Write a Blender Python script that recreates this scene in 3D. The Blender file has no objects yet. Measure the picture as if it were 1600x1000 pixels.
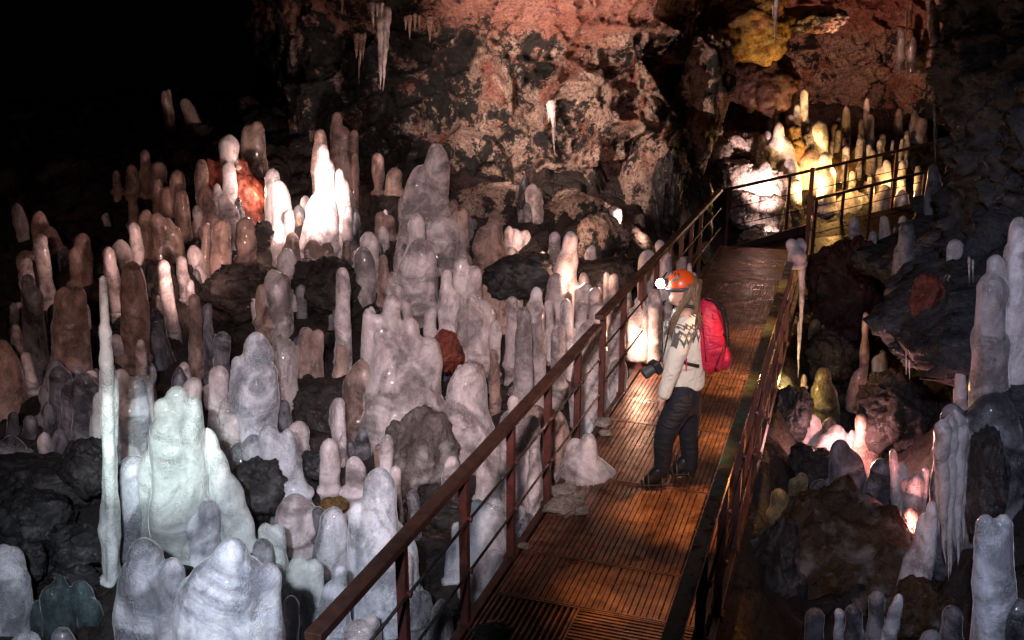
import bpy, bmesh, math, random
from mathutils import Vector, Matrix, noise
random.seed(7)
SC = bpy.context.scene
COL = SC.collection
R = math.radians
# ------------------------------------------------------------------ camera
TH = R(15.8); H = 3.04; F = 1555.0
cam_d = bpy.data.cameras.new('camera'); cam = bpy.data.objects.new('camera', cam_d); COL.objects.link(cam)
cam.location = (0, 0, H); cam.rotation_euler = (R(90) - TH, 0, 0)
cam_d.sensor_width = 36; cam_d.lens = 36 * F / 1600; cam_d.clip_start = .05; cam_d.clip_end = 200
SC.camera = cam
SC.view_settings.view_transform = 'Standard'; SC.view_settings.look = 'None'
SC.view_settings.exposure = .55; SC.view_settings.gamma = 1
ct, st = math.cos(TH), math.sin(TH)
def ray(x, y):
    cx, cy = (x - 800) / F, (500 - y) / F
    return Vector((cx, ct + cy * st, -st + cy * ct))
def at_z(x, y, z):
    r = ray(x, y); t = (z - H) / r.z; return Vector((0, 0, H)) + r * t
def at_y(x, y, Y):
    r = ray(x, y); return Vector((0, 0, H)) + r * (Y / r.y)
def scale_at(p):                       # photograph pixels per metre at a point
    return F / (p.y * ct + (H - p.z) * st)
PH = math.atan((1345 - 800) / (F / ct))
UD = Vector((math.sin(PH), math.cos(PH), 0)); VD = Vector((math.cos(PH), -math.sin(PH), 0))
def la(p): return p.dot(UD), p.dot(VD)
def dk(l, a, z=0): return UD * l + VD * a + Vector((0, 0, z))
AL = la(at_z(741, 969, 0))[1]; AR = -.505
def lerp(a, b, t): return a + (b - a) * t
def smooth(t):
    t = max(0., min(1., t)); return t * t * (3 - 2 * t)
def interp(x, pts):
    if x <= pts[0][0]: return pts[0][1]
    for (x0, y0), (x1, y1) in zip(pts, pts[1:]):
        if x < x1: return y0 + (y1 - y0) * (x - x0) / (x1 - x0)
    return pts[-1][1]
WX = [(2, 3.3), (5.0, 3.55), (6.2, 3.7), (9, 4.2), (11.2, 4.95), (12, 6.0), (13, 7.2), (20, 8.8)]
ZL = [(3, -.95), (5, -.75), (6, -.62), (7, -.46), (8, -.26), (9, -.03), (10, .2), (11, .42), (12, .66), (13, .9), (14, 1.12), (15, 1.4), (18, 1.95), (24, 2.1)]
ZR = [(3, -1.0), (9, -.85), (11, -.75), (13.5, -.35), (15.2, .02), (16, .35), (17, .95), (18.5, 1.75), (22, 2.2)]
def gbase(x, y):
    l = x * UD.x + y * UD.y; a = x * VD.x + y * VD.y
    zl = interp(y, ZL); zr = interp(y, ZR)
    zm = lerp(min(zl, -.28), zr, smooth((y - 14.6) / .8))
    z = lerp(zl, zm, smooth((a - (AL - .85)) / .7))
    z = lerp(z, zr, smooth((a - AR) / .5))
    w = interp(y, WX)
    if a > AR: z += 1.0 * smooth((x - (w - 1.0)) / 1.0) * smooth((12 - y) / 2)
    return z
def ground_hit(x, y):
    r = ray(x, y); o = Vector((0, 0, H)); t = 2.0
    while t < 30:
        p = o + r * t
        if p.z <= gbase(p.x, p.y): return p
        t += .02
    return o + r * 20
# ------------------------------------------------------------------ object helpers
def mesh_obj(name, verts, faces, mat=None, parent=None, smooth_=True, loc=None):
    me = bpy.data.meshes.new(name); me.from_pydata([tuple(v) for v in verts], [], faces); me.update()
    if smooth_: me.polygons.foreach_set('use_smooth', [True] * len(me.polygons))
    o = bpy.data.objects.new(name, me); COL.objects.link(o)
    if mat: me.materials.append(mat)
    if parent: o.parent = parent
    if loc is not None: o.location = loc
    return o
def empty(name, loc, rz=0):
    o = bpy.data.objects.new(name, None); COL.objects.link(o); o.location = loc; o.rotation_euler = (0, 0, rz); return o
def tag(o, label=None, cat=None, group=None, kind=None):
    if label: o['label'] = label
    if cat: o['category'] = cat
    if group: o['group'] = group
    if kind: o['kind'] = kind
    return o
class MB:
    """collects simple solids, built as one mesh"""
    def __init__(s): s.v = []; s.f = []
    def add(s, vs, fs):
        n = len(s.v); s.v += [Vector(v) for v in vs]; s.f += [tuple(i + n for i in f) for f in fs]
    def beam(s, p, q, w, h, up=Vector((0, 0, 1))):
        p, q = Vector(p), Vector(q); d = (q - p).normalized(); sd = d.cross(up)
        sd = sd.normalized() if sd.length > 1e-6 else Vector((1, 0, 0)); u = sd.cross(d)
        vs = [c + sd * (a * w / 2) + u * (b * h / 2) for c in (p, q) for a, b in ((-1, -1), (1, -1), (1, 1), (-1, 1))]
        s.add(vs, [(3, 2, 1, 0), (4, 5, 6, 7), (0, 1, 5, 4), (1, 2, 6, 5), (2, 3, 7, 6), (3, 0, 4, 7)])
    def tube(s, pts, rad, n=8, cap=True):
        pts = [Vector(p) for p in pts]; rr = rad if isinstance(rad, (list, tuple)) else [rad] * len(pts); vs = []; fs = []
        pu = None
        for i, p in enumerate(pts):
            d = (pts[min(i + 1, len(pts) - 1)] - pts[max(i - 1, 0)]).normalized()
            u = pu - d * pu.dot(d) if pu is not None else d.orthogonal()
            u.normalize(); pu = u; w = d.cross(u)
            for k in range(n):
                t = 2 * math.pi * k / n; vs.append(p + (u * math.cos(t) + w * math.sin(t)) * rr[i])
        for i in range(len(pts) - 1):
            for k in range(n):
                fs.append((i * n + k, i * n + (k + 1) % n, (i + 1) * n + (k + 1) % n, (i + 1) * n + k))
        if cap: fs += [tuple(range(n))[::-1], tuple((len(pts) - 1) * n + k for k in range(n))]
        s.add(vs, fs)
    def ball(s, c, r, n=12, m=8, rot=None):
        r = r if isinstance(r, (tuple, list)) else (r, r, r); c = Vector(c); vs = []; fs = []
        for i in range(m + 1):
            a = math.pi * i / m
            for k in range(n):
                t = 2 * math.pi * k / n
                d = Vector((r[0] * math.sin(a) * math.cos(t), r[1] * math.sin(a) * math.sin(t), r[2] * math.cos(a)))
                if rot: d = rot @ d
                vs.append(c + d)
        for i in range(m):
            for k in range(n): fs.append((i * n + k, (i + 1) * n + k, (i + 1) * n + (k + 1) % n, i * n + (k + 1) % n))
        s.add(vs, fs)
    def build(s, name, mat, parent=None, smooth_=False, origin=None, bevel=0):
        o = origin if origin is not None else Vector((0, 0, 0))
        ob = mesh_obj(name, [v - o for v in s.v], s.f, mat, parent, smooth_, None if parent else o)
        if bevel:
            m = ob.modifiers.new('bevel', 'BEVEL'); m.width = bevel; m.segments = 2; m.limit_method = 'ANGLE'
        return ob
# ------------------------------------------------------------------ materials
class NT:
    def __init__(s, name):
        s.m = bpy.data.materials.new(name); s.m.use_nodes = True; s.t = s.m.node_tree; s.n = s.t.nodes; s.l = s.t.links
        s.b = s.n['Principled BSDF']; s.tc = s.n.new('ShaderNodeTexCoord')
        s.co = s.tc.outputs['Object']
    def val(s, sock, v):
        if isinstance(v, bpy.types.NodeSocket): s.l.new(v, sock)
        elif v is not None: sock.default_value = v
    def noise(s, scale, detail=4, rough=.55, dist=0, co=None, vec=None):
        n = s.n.new('ShaderNodeTexNoise'); n.inputs['Scale'].default_value = scale; n.inputs['Detail'].default_value = detail
        n.inputs['Roughness'].default_value = rough; n.inputs['Distortion'].default_value = dist
        s.l.new(co or s.co, n.inputs['Vector']); return n.outputs['Fac']
    def vor(s, scale, feature='F1', co=None, rand=1):
        n = s.n.new('ShaderNodeTexVoronoi'); n.feature = feature; n.inputs['Scale'].default_value = scale
        n.inputs['Randomness'].default_value = rand
        s.l.new(co or s.co, n.inputs['Vector']); return n.outputs['Distance']
    def ramp(s, fac, stops):
        n = s.n.new('ShaderNodeValToRGB'); cr = n.color_ramp
        while len(cr.elements) < len(stops): cr.elements.new(.5)
        for e, (p, c) in zip(cr.elements, stops):
            e.position = p; e.color = (*c, 1) if isinstance(c, tuple) else (c, c, c, 1)
        s.l.new(fac, n.inputs['Fac']); return n.outputs['Color']
    def mix(s, fac, a, b, mode='MIX'):
        n = s.n.new('ShaderNodeMix'); n.data_type = 'RGBA'; n.blend_type = mode
        s.val(n.inputs['Factor'], fac)
        for k, v in (('A', a), ('B', b)):
            k = [i for i in n.inputs if i.name == k and i.type == 'RGBA'][0]
            if isinstance(v, tuple): k.default_value = (*v, 1)
            else: s.l.new(v, k)
        return [o for o in n.outputs if o.type == 'RGBA'][0]
    def math(s, op, a, b=0., clamp=False):
        n = s.n.new('ShaderNodeMath'); n.operation = op; n.use_clamp = clamp; s.val(n.inputs[0], a); s.val(n.inputs[1], b); return n.outputs[0]
    def bump(s, h, strength, dist=.02, prev=None):
        n = s.n.new('ShaderNodeBump'); n.inputs['Strength'].default_value = strength; n.inputs['Distance'].default_value = dist
        s.l.new(h, n.inputs['Height'])
        if prev is not None: s.l.new(prev, n.inputs['Normal'])
        return n.outputs['Normal']
    def out(s, color=None, rough=None, normal=None, **kw):
        if isinstance(color, tuple): s.b.inputs['Base Color'].default_value = (*color, 1)
        elif color is not None: s.l.new(color, s.b.inputs['Base Color'])
        if rough is not None: s.val(s.b.inputs['Roughness'], rough)
        if normal is not None: s.l.new(normal, s.b.inputs['Normal'])
        for k, v in kw.items():
            i = s.b.inputs[k.replace('_', ' ')]
            if isinstance(v, bpy.types.NodeSocket): s.l.new(v, i)
            else: i.default_value = v
        return s.m
def rock(name, cols, pits=.5, wet=.3, sc=1., bd=.05, frost=0.):
    n = NT(name)
    big = n.noise(1.1 * sc, 6, .62, .4); fine = n.noise(9 * sc, 8, .7); grit = n.noise(38 * sc, 5, .75)
    c = n.ramp(big, cols)
    c = n.mix(n.ramp(fine, [(.35, 0.), (.65, 1.)]), c, n.mix(.6, c, (.02, .017, .016)), 'MIX')
    pit = n.ramp(n.noise(24 * sc, 6, .8, .6), [(.44, 1.), (.54, 0.)])
    c = n.mix(n.math('MULTIPLY', pit, pits), c, (.008, .007, .007))
    if frost:
        fm = n.ramp(n.noise(2.3 * sc, 5, .6, .5), [(.52, 0.), (.68, 1.)])
        c = n.mix(n.math('MULTIPLY', fm, frost), c, (.5, .48, .48))
    cr = n.vor(3.2 * sc, 'DISTANCE_TO_EDGE'); crk = n.ramp(cr, [(0., 0.), (.06, 1.)])
    r = n.ramp(n.noise(5 * sc, 3), [(.4, max(.08, .6 - wet)), (.62, .85)])
    nb = n.bump(crk, .35, bd * .5)
    nb = n.bump(big, .5, bd * 3, nb); nb = n.bump(fine, .8, bd, nb); nb = n.bump(grit, .75, bd * .3, nb)
    return n.out(c, r, nb, IOR=1.45)
M = {}
def wallmat():
    n = NT('lava_rock_wall'); sx = n.n.new('ShaderNodeSeparateXYZ'); n.l.new(n.co, sx.inputs[0])
    big = n.noise(.9, 6, .62, .5); mid = n.noise(3.2, 7, .7, .6); fine = n.noise(11, 8, .75, .3); grit = n.noise(42, 6, .8)
    c = n.ramp(big, [(.32, (.30, .08, .055)), (.44, (.42, .30, .24)), (.52, (.46, .36, .30)), (.60, (.34, .13, .08)), (.70, (.40, .30, .24))])
    # the top band is red
    zr = n.n.new('ShaderNodeMapRange'); n.l.new(sx.outputs[2], zr.inputs[0]); zr.inputs[1].default_value = 2.95; zr.inputs[2].default_value = 3.25
    c = n.mix(n.math('MULTIPLY', zr.outputs[0], .8), c, n.ramp(mid, [(.4, (.44, .19, .14)), (.6, (.28, .09, .07))]))
    # black crust: mostly on the left; colour also blacker towards the right recess
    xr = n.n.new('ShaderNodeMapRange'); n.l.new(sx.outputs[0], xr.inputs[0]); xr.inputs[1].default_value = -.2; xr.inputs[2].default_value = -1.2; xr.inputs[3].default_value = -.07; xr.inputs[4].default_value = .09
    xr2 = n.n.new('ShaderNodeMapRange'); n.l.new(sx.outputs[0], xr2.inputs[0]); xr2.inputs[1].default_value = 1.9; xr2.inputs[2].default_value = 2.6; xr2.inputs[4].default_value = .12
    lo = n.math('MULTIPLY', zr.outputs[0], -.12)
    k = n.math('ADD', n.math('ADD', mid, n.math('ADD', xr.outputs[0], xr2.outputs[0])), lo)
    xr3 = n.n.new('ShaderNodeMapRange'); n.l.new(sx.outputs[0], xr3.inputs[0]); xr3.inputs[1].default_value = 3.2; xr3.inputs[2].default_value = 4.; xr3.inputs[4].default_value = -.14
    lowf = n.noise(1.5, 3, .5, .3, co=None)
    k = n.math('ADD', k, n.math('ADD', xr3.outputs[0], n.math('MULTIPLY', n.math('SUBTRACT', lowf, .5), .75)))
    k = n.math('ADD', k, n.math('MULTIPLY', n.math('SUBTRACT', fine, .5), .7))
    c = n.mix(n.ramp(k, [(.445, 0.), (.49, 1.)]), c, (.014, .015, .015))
    pit = n.ramp(n.noise(26, 6, .85, .5), [(.43, 1.), (.52, 0.)])
    c = n.mix(n.math('MULTIPLY', pit, .85), c, (.01, .008, .008))
    c = n.mix(n.ramp(grit, [(.62, 0.), (.74, .5)]), c, (.6, .5, .45))
    cr = n.ramp(n.vor(2.6, 'DISTANCE_TO_EDGE'), [(0., 0.), (.05, 1.)])
    nb = n.bump(cr, .3, .03); nb = n.bump(mid, .8, .12, nb); nb = n.bump(fine, .9, .06, nb); nb = n.bump(grit, .8, .015, nb)
    return n.out(c, n.ramp(n.noise(5, 3), [(.4, .45), (.62, .85)]), nb)
M['wall'] = wallmat()
M['wall_right'] = rock('wet_black_wall', [(.35, (.022, .023, .028)), (.5, (.07, .072, .083)), (.6, (.13, .13, .145)), (.72, (.025, .025, .028))], .5, .5, 1.1, .05)
M['floor'] = rock('cave_floor_rock', [(.32, (.012, .010, .010)), (.48, (.026, .021, .02)), (.58, (.055, .036, .032)), (.70, (.016, .013, .012))], .6, .4, 1., .05, .0)
M['boulder'] = rock('basalt_boulder', [(.32, (.012, .011, .011)), (.5, (.028, .022, .021)), (.62, (.06, .04, .034)), (.75, (.018, .014, .013))], .45, .45, 1.6, .03, .0)
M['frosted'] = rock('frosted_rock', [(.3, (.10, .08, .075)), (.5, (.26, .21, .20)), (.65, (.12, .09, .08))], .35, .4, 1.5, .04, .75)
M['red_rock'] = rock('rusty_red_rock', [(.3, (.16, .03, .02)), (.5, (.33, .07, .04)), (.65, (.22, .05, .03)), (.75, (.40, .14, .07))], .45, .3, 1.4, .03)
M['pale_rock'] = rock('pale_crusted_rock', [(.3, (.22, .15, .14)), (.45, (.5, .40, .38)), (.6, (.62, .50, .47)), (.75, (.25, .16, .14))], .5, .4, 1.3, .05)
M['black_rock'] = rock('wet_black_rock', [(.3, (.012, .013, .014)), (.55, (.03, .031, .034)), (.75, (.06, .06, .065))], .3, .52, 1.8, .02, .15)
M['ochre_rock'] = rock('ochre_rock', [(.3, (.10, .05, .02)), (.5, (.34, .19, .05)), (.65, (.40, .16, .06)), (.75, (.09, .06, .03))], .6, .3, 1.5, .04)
M['brown_wet'] = rock('wet_brown_rock', [(.3, (.02, .013, .008)), (.5, (.09, .045, .015)), (.65, (.05, .028, .014)), (.75, (.015, .011, .008))], .5, .55, 1.7, .04, .3)
M['dark_red'] = rock('dark_red_rock', [(.3, (.03, .012, .01)), (.5, (.10, .025, .018)), (.65, (.05, .015, .012)), (.75, (.02, .012, .01))], .5, .35, 1.4, .03)
M['stone'] = rock('pale_stone', [(.3, (.22, .19, .17)), (.6, (.40, .35, .31)), (.75, (.28, .24, .2))], .25, .3, 3, .01)
def ice(name, col, col2, cloud=.6, sss=.9, clear=.6, rough=(.09, .34), grain=.7):
    """milky ice: frosted white in places, smoky and half clear in others, with grit and trapped bubbles"""
    n = NT(name)
    oi = n.n.new('ShaderNodeObjectInfo')
    va = n.n.new('ShaderNodeVectorMath'); va.operation = 'ADD'; n.l.new(n.tc.outputs['Object'], va.inputs[0]); n.l.new(oi.outputs['Location'], va.inputs[1])
    n.co = va.outputs[0]
    mp = n.n.new('ShaderNodeMapping'); n.l.new(n.co, mp.inputs['Vector']); mp.inputs['Scale'].default_value = (1, 1, .42)
    cl = n.noise(7, 7, .66, 1.1, co=mp.outputs[0])
    c = n.mix(n.ramp(cl, [(.40, 0.), (.64, cloud)]), col, col2)
    fine = n.noise(34, 6, .75, .3)
    c = n.mix(n.ramp(fine, [(.36, .42), (.56, 0.)]), c, col2)
    sp = n.ramp(n.noise(52, 4, .7), [(.26, 1.), (.33, 0.)])
    c = n.mix(n.math('MULTIPLY', sp, .6), c, (.10, .07, .055))
    smoke = n.ramp(n.noise(2.4, 6, .65, .9), [(.46, 0.), (.60, 1.)])
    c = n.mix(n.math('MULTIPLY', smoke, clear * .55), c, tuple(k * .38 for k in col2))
    tint = n.math('MULTIPLY_ADD', oi.outputs['Random'], .4); tint.node.inputs[2].default_value = .7
    hs = n.n.new('ShaderNodeHueSaturation'); n.l.new(c, hs.inputs['Color']); n.l.new(tint, hs.inputs['Value']); c = hs.outputs[0]
    patch = n.ramp(n.noise(4.2, 4, .6), [(.48, .12), (.60, 1.)])
    g = n.noise(70, 5, .8); g3 = n.vor(95, co=n.co)
    nb = n.bump(n.noise(7, 4, .5), .5, .04)
    nb = n.bump(g, .3 * grain, .010, nb)
    nb = n.bump(n.math('MULTIPLY', g3, patch), .8 * grain, .012, nb)
    r = n.ramp(n.noise(13, 4, .6), [(.35, rough[0]), (.65, rough[1])])
    return n.out(c, r, nb, IOR=1.31, Subsurface_Weight=sss, Subsurface_Radius=(1., .82, .74), Subsurface_Scale=.045,
                 Transmission_Weight=n.math('MULTIPLY', smoke, clear * .8), Coat_Weight=.85, Coat_Roughness=.05, Coat_IOR=1.33,
                 Sheen_Weight=.5, Sheen_Roughness=.25)
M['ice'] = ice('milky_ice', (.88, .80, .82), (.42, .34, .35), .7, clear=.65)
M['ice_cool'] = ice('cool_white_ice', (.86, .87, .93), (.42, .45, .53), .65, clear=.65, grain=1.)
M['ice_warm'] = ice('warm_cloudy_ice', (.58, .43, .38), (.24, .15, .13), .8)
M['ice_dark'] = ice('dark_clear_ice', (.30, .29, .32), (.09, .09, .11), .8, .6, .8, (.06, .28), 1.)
M['ice_clear'] = ice('clear_green_lit_ice', (.84, .88, .87), (.50, .56, .55), .6, .8, .4, (.05, .22), 1.3)  # faint green of the spotlight is put into this ice colour
M['ice_teal_lit'] = ice('teal_lit_wet_ice', (.10, .14, .15), (.03, .045, .05), .8, .5, .5, (.04, .18), .8)  # teal stands for cool green light, put into the ice colour
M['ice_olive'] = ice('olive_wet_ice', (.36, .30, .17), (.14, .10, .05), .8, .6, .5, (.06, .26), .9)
def metal(name, c1, c2, rough=.4, metallic=.35, bumpd=.002, sc=18, stain=0., patina=None):
    n = NT(name); a = n.noise(sc, 6, .65, .4)
    c = n.mix(n.ramp(a, [(.4, 0.), (.62, 1.)]), c1, c2)
    if stain:
        c = n.mix(n.math('MULTIPLY', n.ramp(n.noise(1.7, 6, .65, .6), [(.42, 0.), (.58, 1.)]), stain), c, (.045, .02, .018))
        c = n.mix(n.ramp(n.noise(3.1, 5, .7, .4), [(.62, 0.), (.72, .5)]), c, (.20, .15, .13))
    if patina: c = n.mix(n.ramp(n.noise(5, 6, .7, .5), [(.50, 0.), (.60, .85)]), c, patina)
    nb = n.bump(n.noise(sc * 6, 4, .7), .4, bumpd)
    return n.out(c, n.ramp(n.noise(sc * .7, 4), [(.35, rough - .12), (.7, rough + .25)]), nb, Metallic=metallic)
M['grate'] = metal('rusty_grating', (.36, .17, .10), (.15, .065, .045), .36, .4, .003, 9, stain=.7)
M['rail_green'] = metal('greenish_worn_rail', (.06, .05, .035), (.03, .028, .02), .32, .3, .002, 22, patina=(.03, .075, .055))
M['rail'] = metal('brown_painted_rail', (.085, .038, .028), (.045, .022, .018), .42, .3, .001, 14)
M['post'] = metal('rusty_red_post', (.13, .038, .032), (.065, .025, .022), .45, .2, .001, 14)
M['rod'] = metal('dark_rod', (.06, .045, .04), (.03, .022, .02), .35, .6, .001, 20)
M['board'] = metal('brown_kick_board', (.10, .05, .038), (.06, .03, .024), .55, .0, .002, 4)
def plain(name, c, rough=.5, bump=0, sc=60, folds=0, **kw):
    n = NT(name); f = n.noise(sc, 4, .6)
    cc = n.mix(f, tuple(x * .8 for x in c), tuple(min(1, x * 1.15) for x in c))
    nb = n.bump(f, bump, .004) if bump else None
    if folds:
        mp = n.n.new('ShaderNodeMapping'); n.l.new(n.co, mp.inputs['Vector']); mp.inputs['Rotation'].default_value = (.3, .6, 0); mp.inputs['Scale'].default_value = (1, 1, 2.4)
        nb = n.bump(n.noise(7, 3, .45, 1.4, co=mp.outputs[0]), folds, .05, nb)
    return n.out(cc, rough, nb, **kw)
def emit(name, c, s):
    n = NT(name); n.b.inputs['Base Color'].default_value = (*c, 1); n.b.inputs['Emission Color'].default_value = (*c, 1)
    n.b.inputs['Emission Strength'].default_value = s; return n.m
# ------------------------------------------------------------------ world
w = bpy.data.worlds.new('World'); SC.world = w; w.use_nodes = True
w.node_tree.nodes['Background'].inputs['Color'].default_value = (.02, .02, .03, 1)
w.node_tree.nodes['Background'].inputs['Strength'].default_value = .01
# ------------------------------------------------------------------ cave floor, walls, ceiling
def blocks(p, s, amt):
    """angular blocky relief: one random offset per cell, with a crack between cells"""
    d, pts = noise.voronoi(p * s, distance_metric='DISTANCE', exponent=2.5)
    c = noise.cell_vector(pts[0] * 7.3)
    return (c.x * 2 - 1) * amt - amt * .9 * max(0, 1 - (d[1] - d[0]) / .16) + (p * s - pts[0]).dot(c - Vector((.5, .5, .5))) * amt * 1.2
def fbm(p, s, o=5): return noise.fractal(p * s, 1.0, 2.1, o)
def floor_mesh():
    x0, x1, y0, y1, st_ = -9.5, 8.6, 2.4, 21, .055
    nx, ny = int((x1 - x0) / st_), int((y1 - y0) / st_)
    V = []; Fc = []
    for j in range(ny + 1):
        for i in range(nx + 1):
            x = x0 + i * st_; y = y0 + j * st_; p = Vector((x, y, 0))
            a = x * VD.x + y * VD.y
            amp = 1 if (a < AL - .5 or a > AR + .3) else .45
            z = gbase(x, y) + amp * (blocks(p, 1.5, .12) + blocks(p + Vector((3, 5, 1)), 3.3, .055) + .05 * fbm(p, 2.2)) - .06
            V.append((x, y, z))
    for j in range(ny):
        for i in range(nx):
            k = j * (nx + 1) + i; Fc.append((k, k + 1, k + nx + 2, k + nx + 1))
    tag(mesh_obj('cave_floor', V, Fc, M['floor']), kind='structure')
floor_mesh()
def sheet(name, mat, nu, nv, fn, flip=False):
    V = []; Fc = []
    for j in range(nv + 1):
        for i in range(nu + 1): V.append(fn(i / nu, j / nv))
    for j in range(nv):
        for i in range(nu):
            k = j * (nu + 1) + i; q = (k, k + 1, k + nu + 2, k + nu + 1); Fc.append(q[::-1] if flip else q)
    return tag(mesh_obj(name, V, Fc, mat), kind='structure')
YB = [(-6.5, 26), (-4.8, 21), (-3.7, 17), (-3.1, 15.6), (-2, 15.0), (0, 14.7), (1.2, 14.6), (2.1, 14.75), (2.6, 15.3), (3.0, 17.2), (3.5, 19.), (5, 19.6), (7, 19.5), (9, 16)]
def back(u, v):
    x = lerp(-6.5, 9, u); z = lerp(.2, 5.0, v)
    y = interp(x, YB); p = Vector((x, y, z))
    q = Vector((x, z, .3 * y))
    left = smooth((x + 3.6) / 1.2)
    y -= .9 * smooth((z - 3.05) / .7) * smooth((x + 4) / 1.5) * smooth((2.8 - x) / 1)     # overhanging top band
    y -= .35 * math.exp(-((z - 2.0) / .35) ** 2) * smooth((x - .2) / .6) * smooth((2.3 - x) / .4)
    y += .45 * math.exp(-((z - 2.75) / .26) ** 2 - ((x - .75) / .75) ** 2)                 # dark hollow
    y += .5 * math.exp(-((z - 2.6) / .55) ** 2 - ((x + .75) / .28) ** 2)                   # dark vertical cleft
    y += blocks(q, 1.1, .20) + blocks(q + Vector((7, 1, 3)), 2.6, .10) + blocks(q + Vector((2, 9, 3)), 6., .035) + .16 * fbm(q, 1.3) + .06 * fbm(q, 6.5, 4)
    return (x + .1 * fbm(q + Vector((9, 9, 9)), 1.7), y, z)
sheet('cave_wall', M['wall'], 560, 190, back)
def right(u, v):
    Y = lerp(2.0, 17, u); z = lerp(-1.6, 4.6, v); x = interp(Y, WX)
    q = Vector((Y, z, x * .3))
    m = smooth((12 - Y) / 1.5)
    x -= m * .75 * math.exp(-((z - .75) / .35) ** 2) * smooth((Y - 6.2) / 1.2)           # shelf
    x += m * .35 * math.exp(-((z - .1) / .3) ** 2) * smooth((Y - 6) / 1)
    x -= m * .25 * smooth((z - 1.9) / 1.2)
    x += blocks(q, 1.2, .15) + blocks(q + Vector((5, 2, 1)), 3.1, .06) + .16 * fbm(q, 1.4) + .06 * fbm(q, 7, 4)
    return (x, Y, z)
sheet('cave_wall', M['wall_right'], 330, 170, right, True)
def ceil(u, v):
    x = lerp(-9, 9, u); y = lerp(9.5, 22, v); q = Vector((x, y, 2))
    return (x, y, 4.75 + blocks(q, .9, .22) + .2 * fbm(q, 1.1))
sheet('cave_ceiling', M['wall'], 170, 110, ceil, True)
# ------------------------------------------------------------------ walkway
l_start = la(at_z(560, 1230, 0))[0]; l_end = la(at_z(1130, 384, 0))[0]
deck = empty('walkway', dk(l_start, (AL + AR) / 2)); tag(deck, 'long rusty brown metal grating walkway the hiker stands on', 'walkway')
Mi = Matrix.Translation(-deck.location)
def dpart(mb, name, mat, **k):
    mb.v = [v - deck.location for v in mb.v]; return mb.build(name, mat, deck, **k)
joints = sorted([la(at_z(900, y, 0))[0] for y in (948, 873)] + [la(at_z(1050, 667, 0))[0], la(at_z(1150, 527, 0))[0]])
j0 = la(at_z(900, 948, 0))[0]; j1 = la(at_z(900, 873, 0))[0]; j2 = la(at_z(1050, 667, 0))[0]; j3 = la(at_z(1150, 527, 0))[0]; j4 = la(at_z(1170, 441, 0))[0]
bounds = [l_start, j0 - .9, j0, j1, (j1 + j2) / 2, j2, (j2 + j3) / 2, j3, (j3 + j4) / 2, j4, l_end]
random.seed(3)
for k, (a0, a1) in enumerate(zip(bounds, bounds[1:])):
    g = MB(); e = .004
    a0 += e; a1 -= e
    cross = (k in (0, 1, 9))
    lo, hi = AL + .012, AR - .012
    fr = .03
    zz = random.uniform(-.004, .003)
    for aa in (lo + .006, hi - .006): g.beam(dk(a0, aa, zz - .02), dk(a1, aa, zz - .02), .012, .045)
    for ll in (a0 + .006, a1 - .006): g.beam(dk(ll, lo + .012, zz - .019), dk(ll, hi - .012, zz - .019), .012, .045)
    if not cross:
        n = 34; p = (hi - lo - .024) / n
        for i in range(n):
            c = lo + .012 + p * (i + .5) + random.uniform(-.0012, .0012)
            g.beam(dk(a0 + .012, c, zz - .014), dk(a1 - .012, c + random.uniform(-.003, .003), zz - .014), p * .79, .028)
        m = int((a1 - a0) / .085)
        for i in range(1, m): g.beam(dk(lerp(a0, a1, i / m), lo + .012, zz - .012), dk(lerp(a0, a1, i / m), hi - .012, zz - .012), .008, .012)
    else:
        n = int((a1 - a0) / .03); split = lerp(lo, hi, .42) if k < 3 else lo
        for i in range(n):
            c = a0 + (a1 - a0) * (i + .5) / n
            g.beam(dk(c, split + .006, zz - .014), dk(c, hi - .012, zz - .014), .017, .028)
        if split > lo:
            g.beam(dk(a0 + .012, split, zz - .017), dk(a1 - .012, split, zz - .017), .012, .04)
            n = 14; p = (split - lo - .02) / n
            for i in range(n): g.beam(dk(a0 + .012, lo + .014 + p * (i + .5), zz - .014), dk(a1 - .012, lo + .014 + p * (i + .5), zz - .014), p * .4, .028)
        m = 15
        for i in range(1, m): g.beam(dk(a0 + .012, lerp(split, hi, i / m), zz - .012), dk(a1 - .012, lerp(split, hi, i / m), zz - .012), .006, .012)
    dpart(g, 'grating_panel', M['grate'])
for aa in (AL - .03, AR + .03):
    b = MB(); b.beam(dk(l_start, aa, -.05), dk(l_end, aa, -.05), .05, .12); dpart(b, 'side_beam', M['rail'], bevel=.004)
for ll in bounds: b = MB(); b.beam(dk(ll, AL, -.075), dk(ll, AR, -.075), .05, .05); dpart(b, 'cross_beam', M['rail'])
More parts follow.
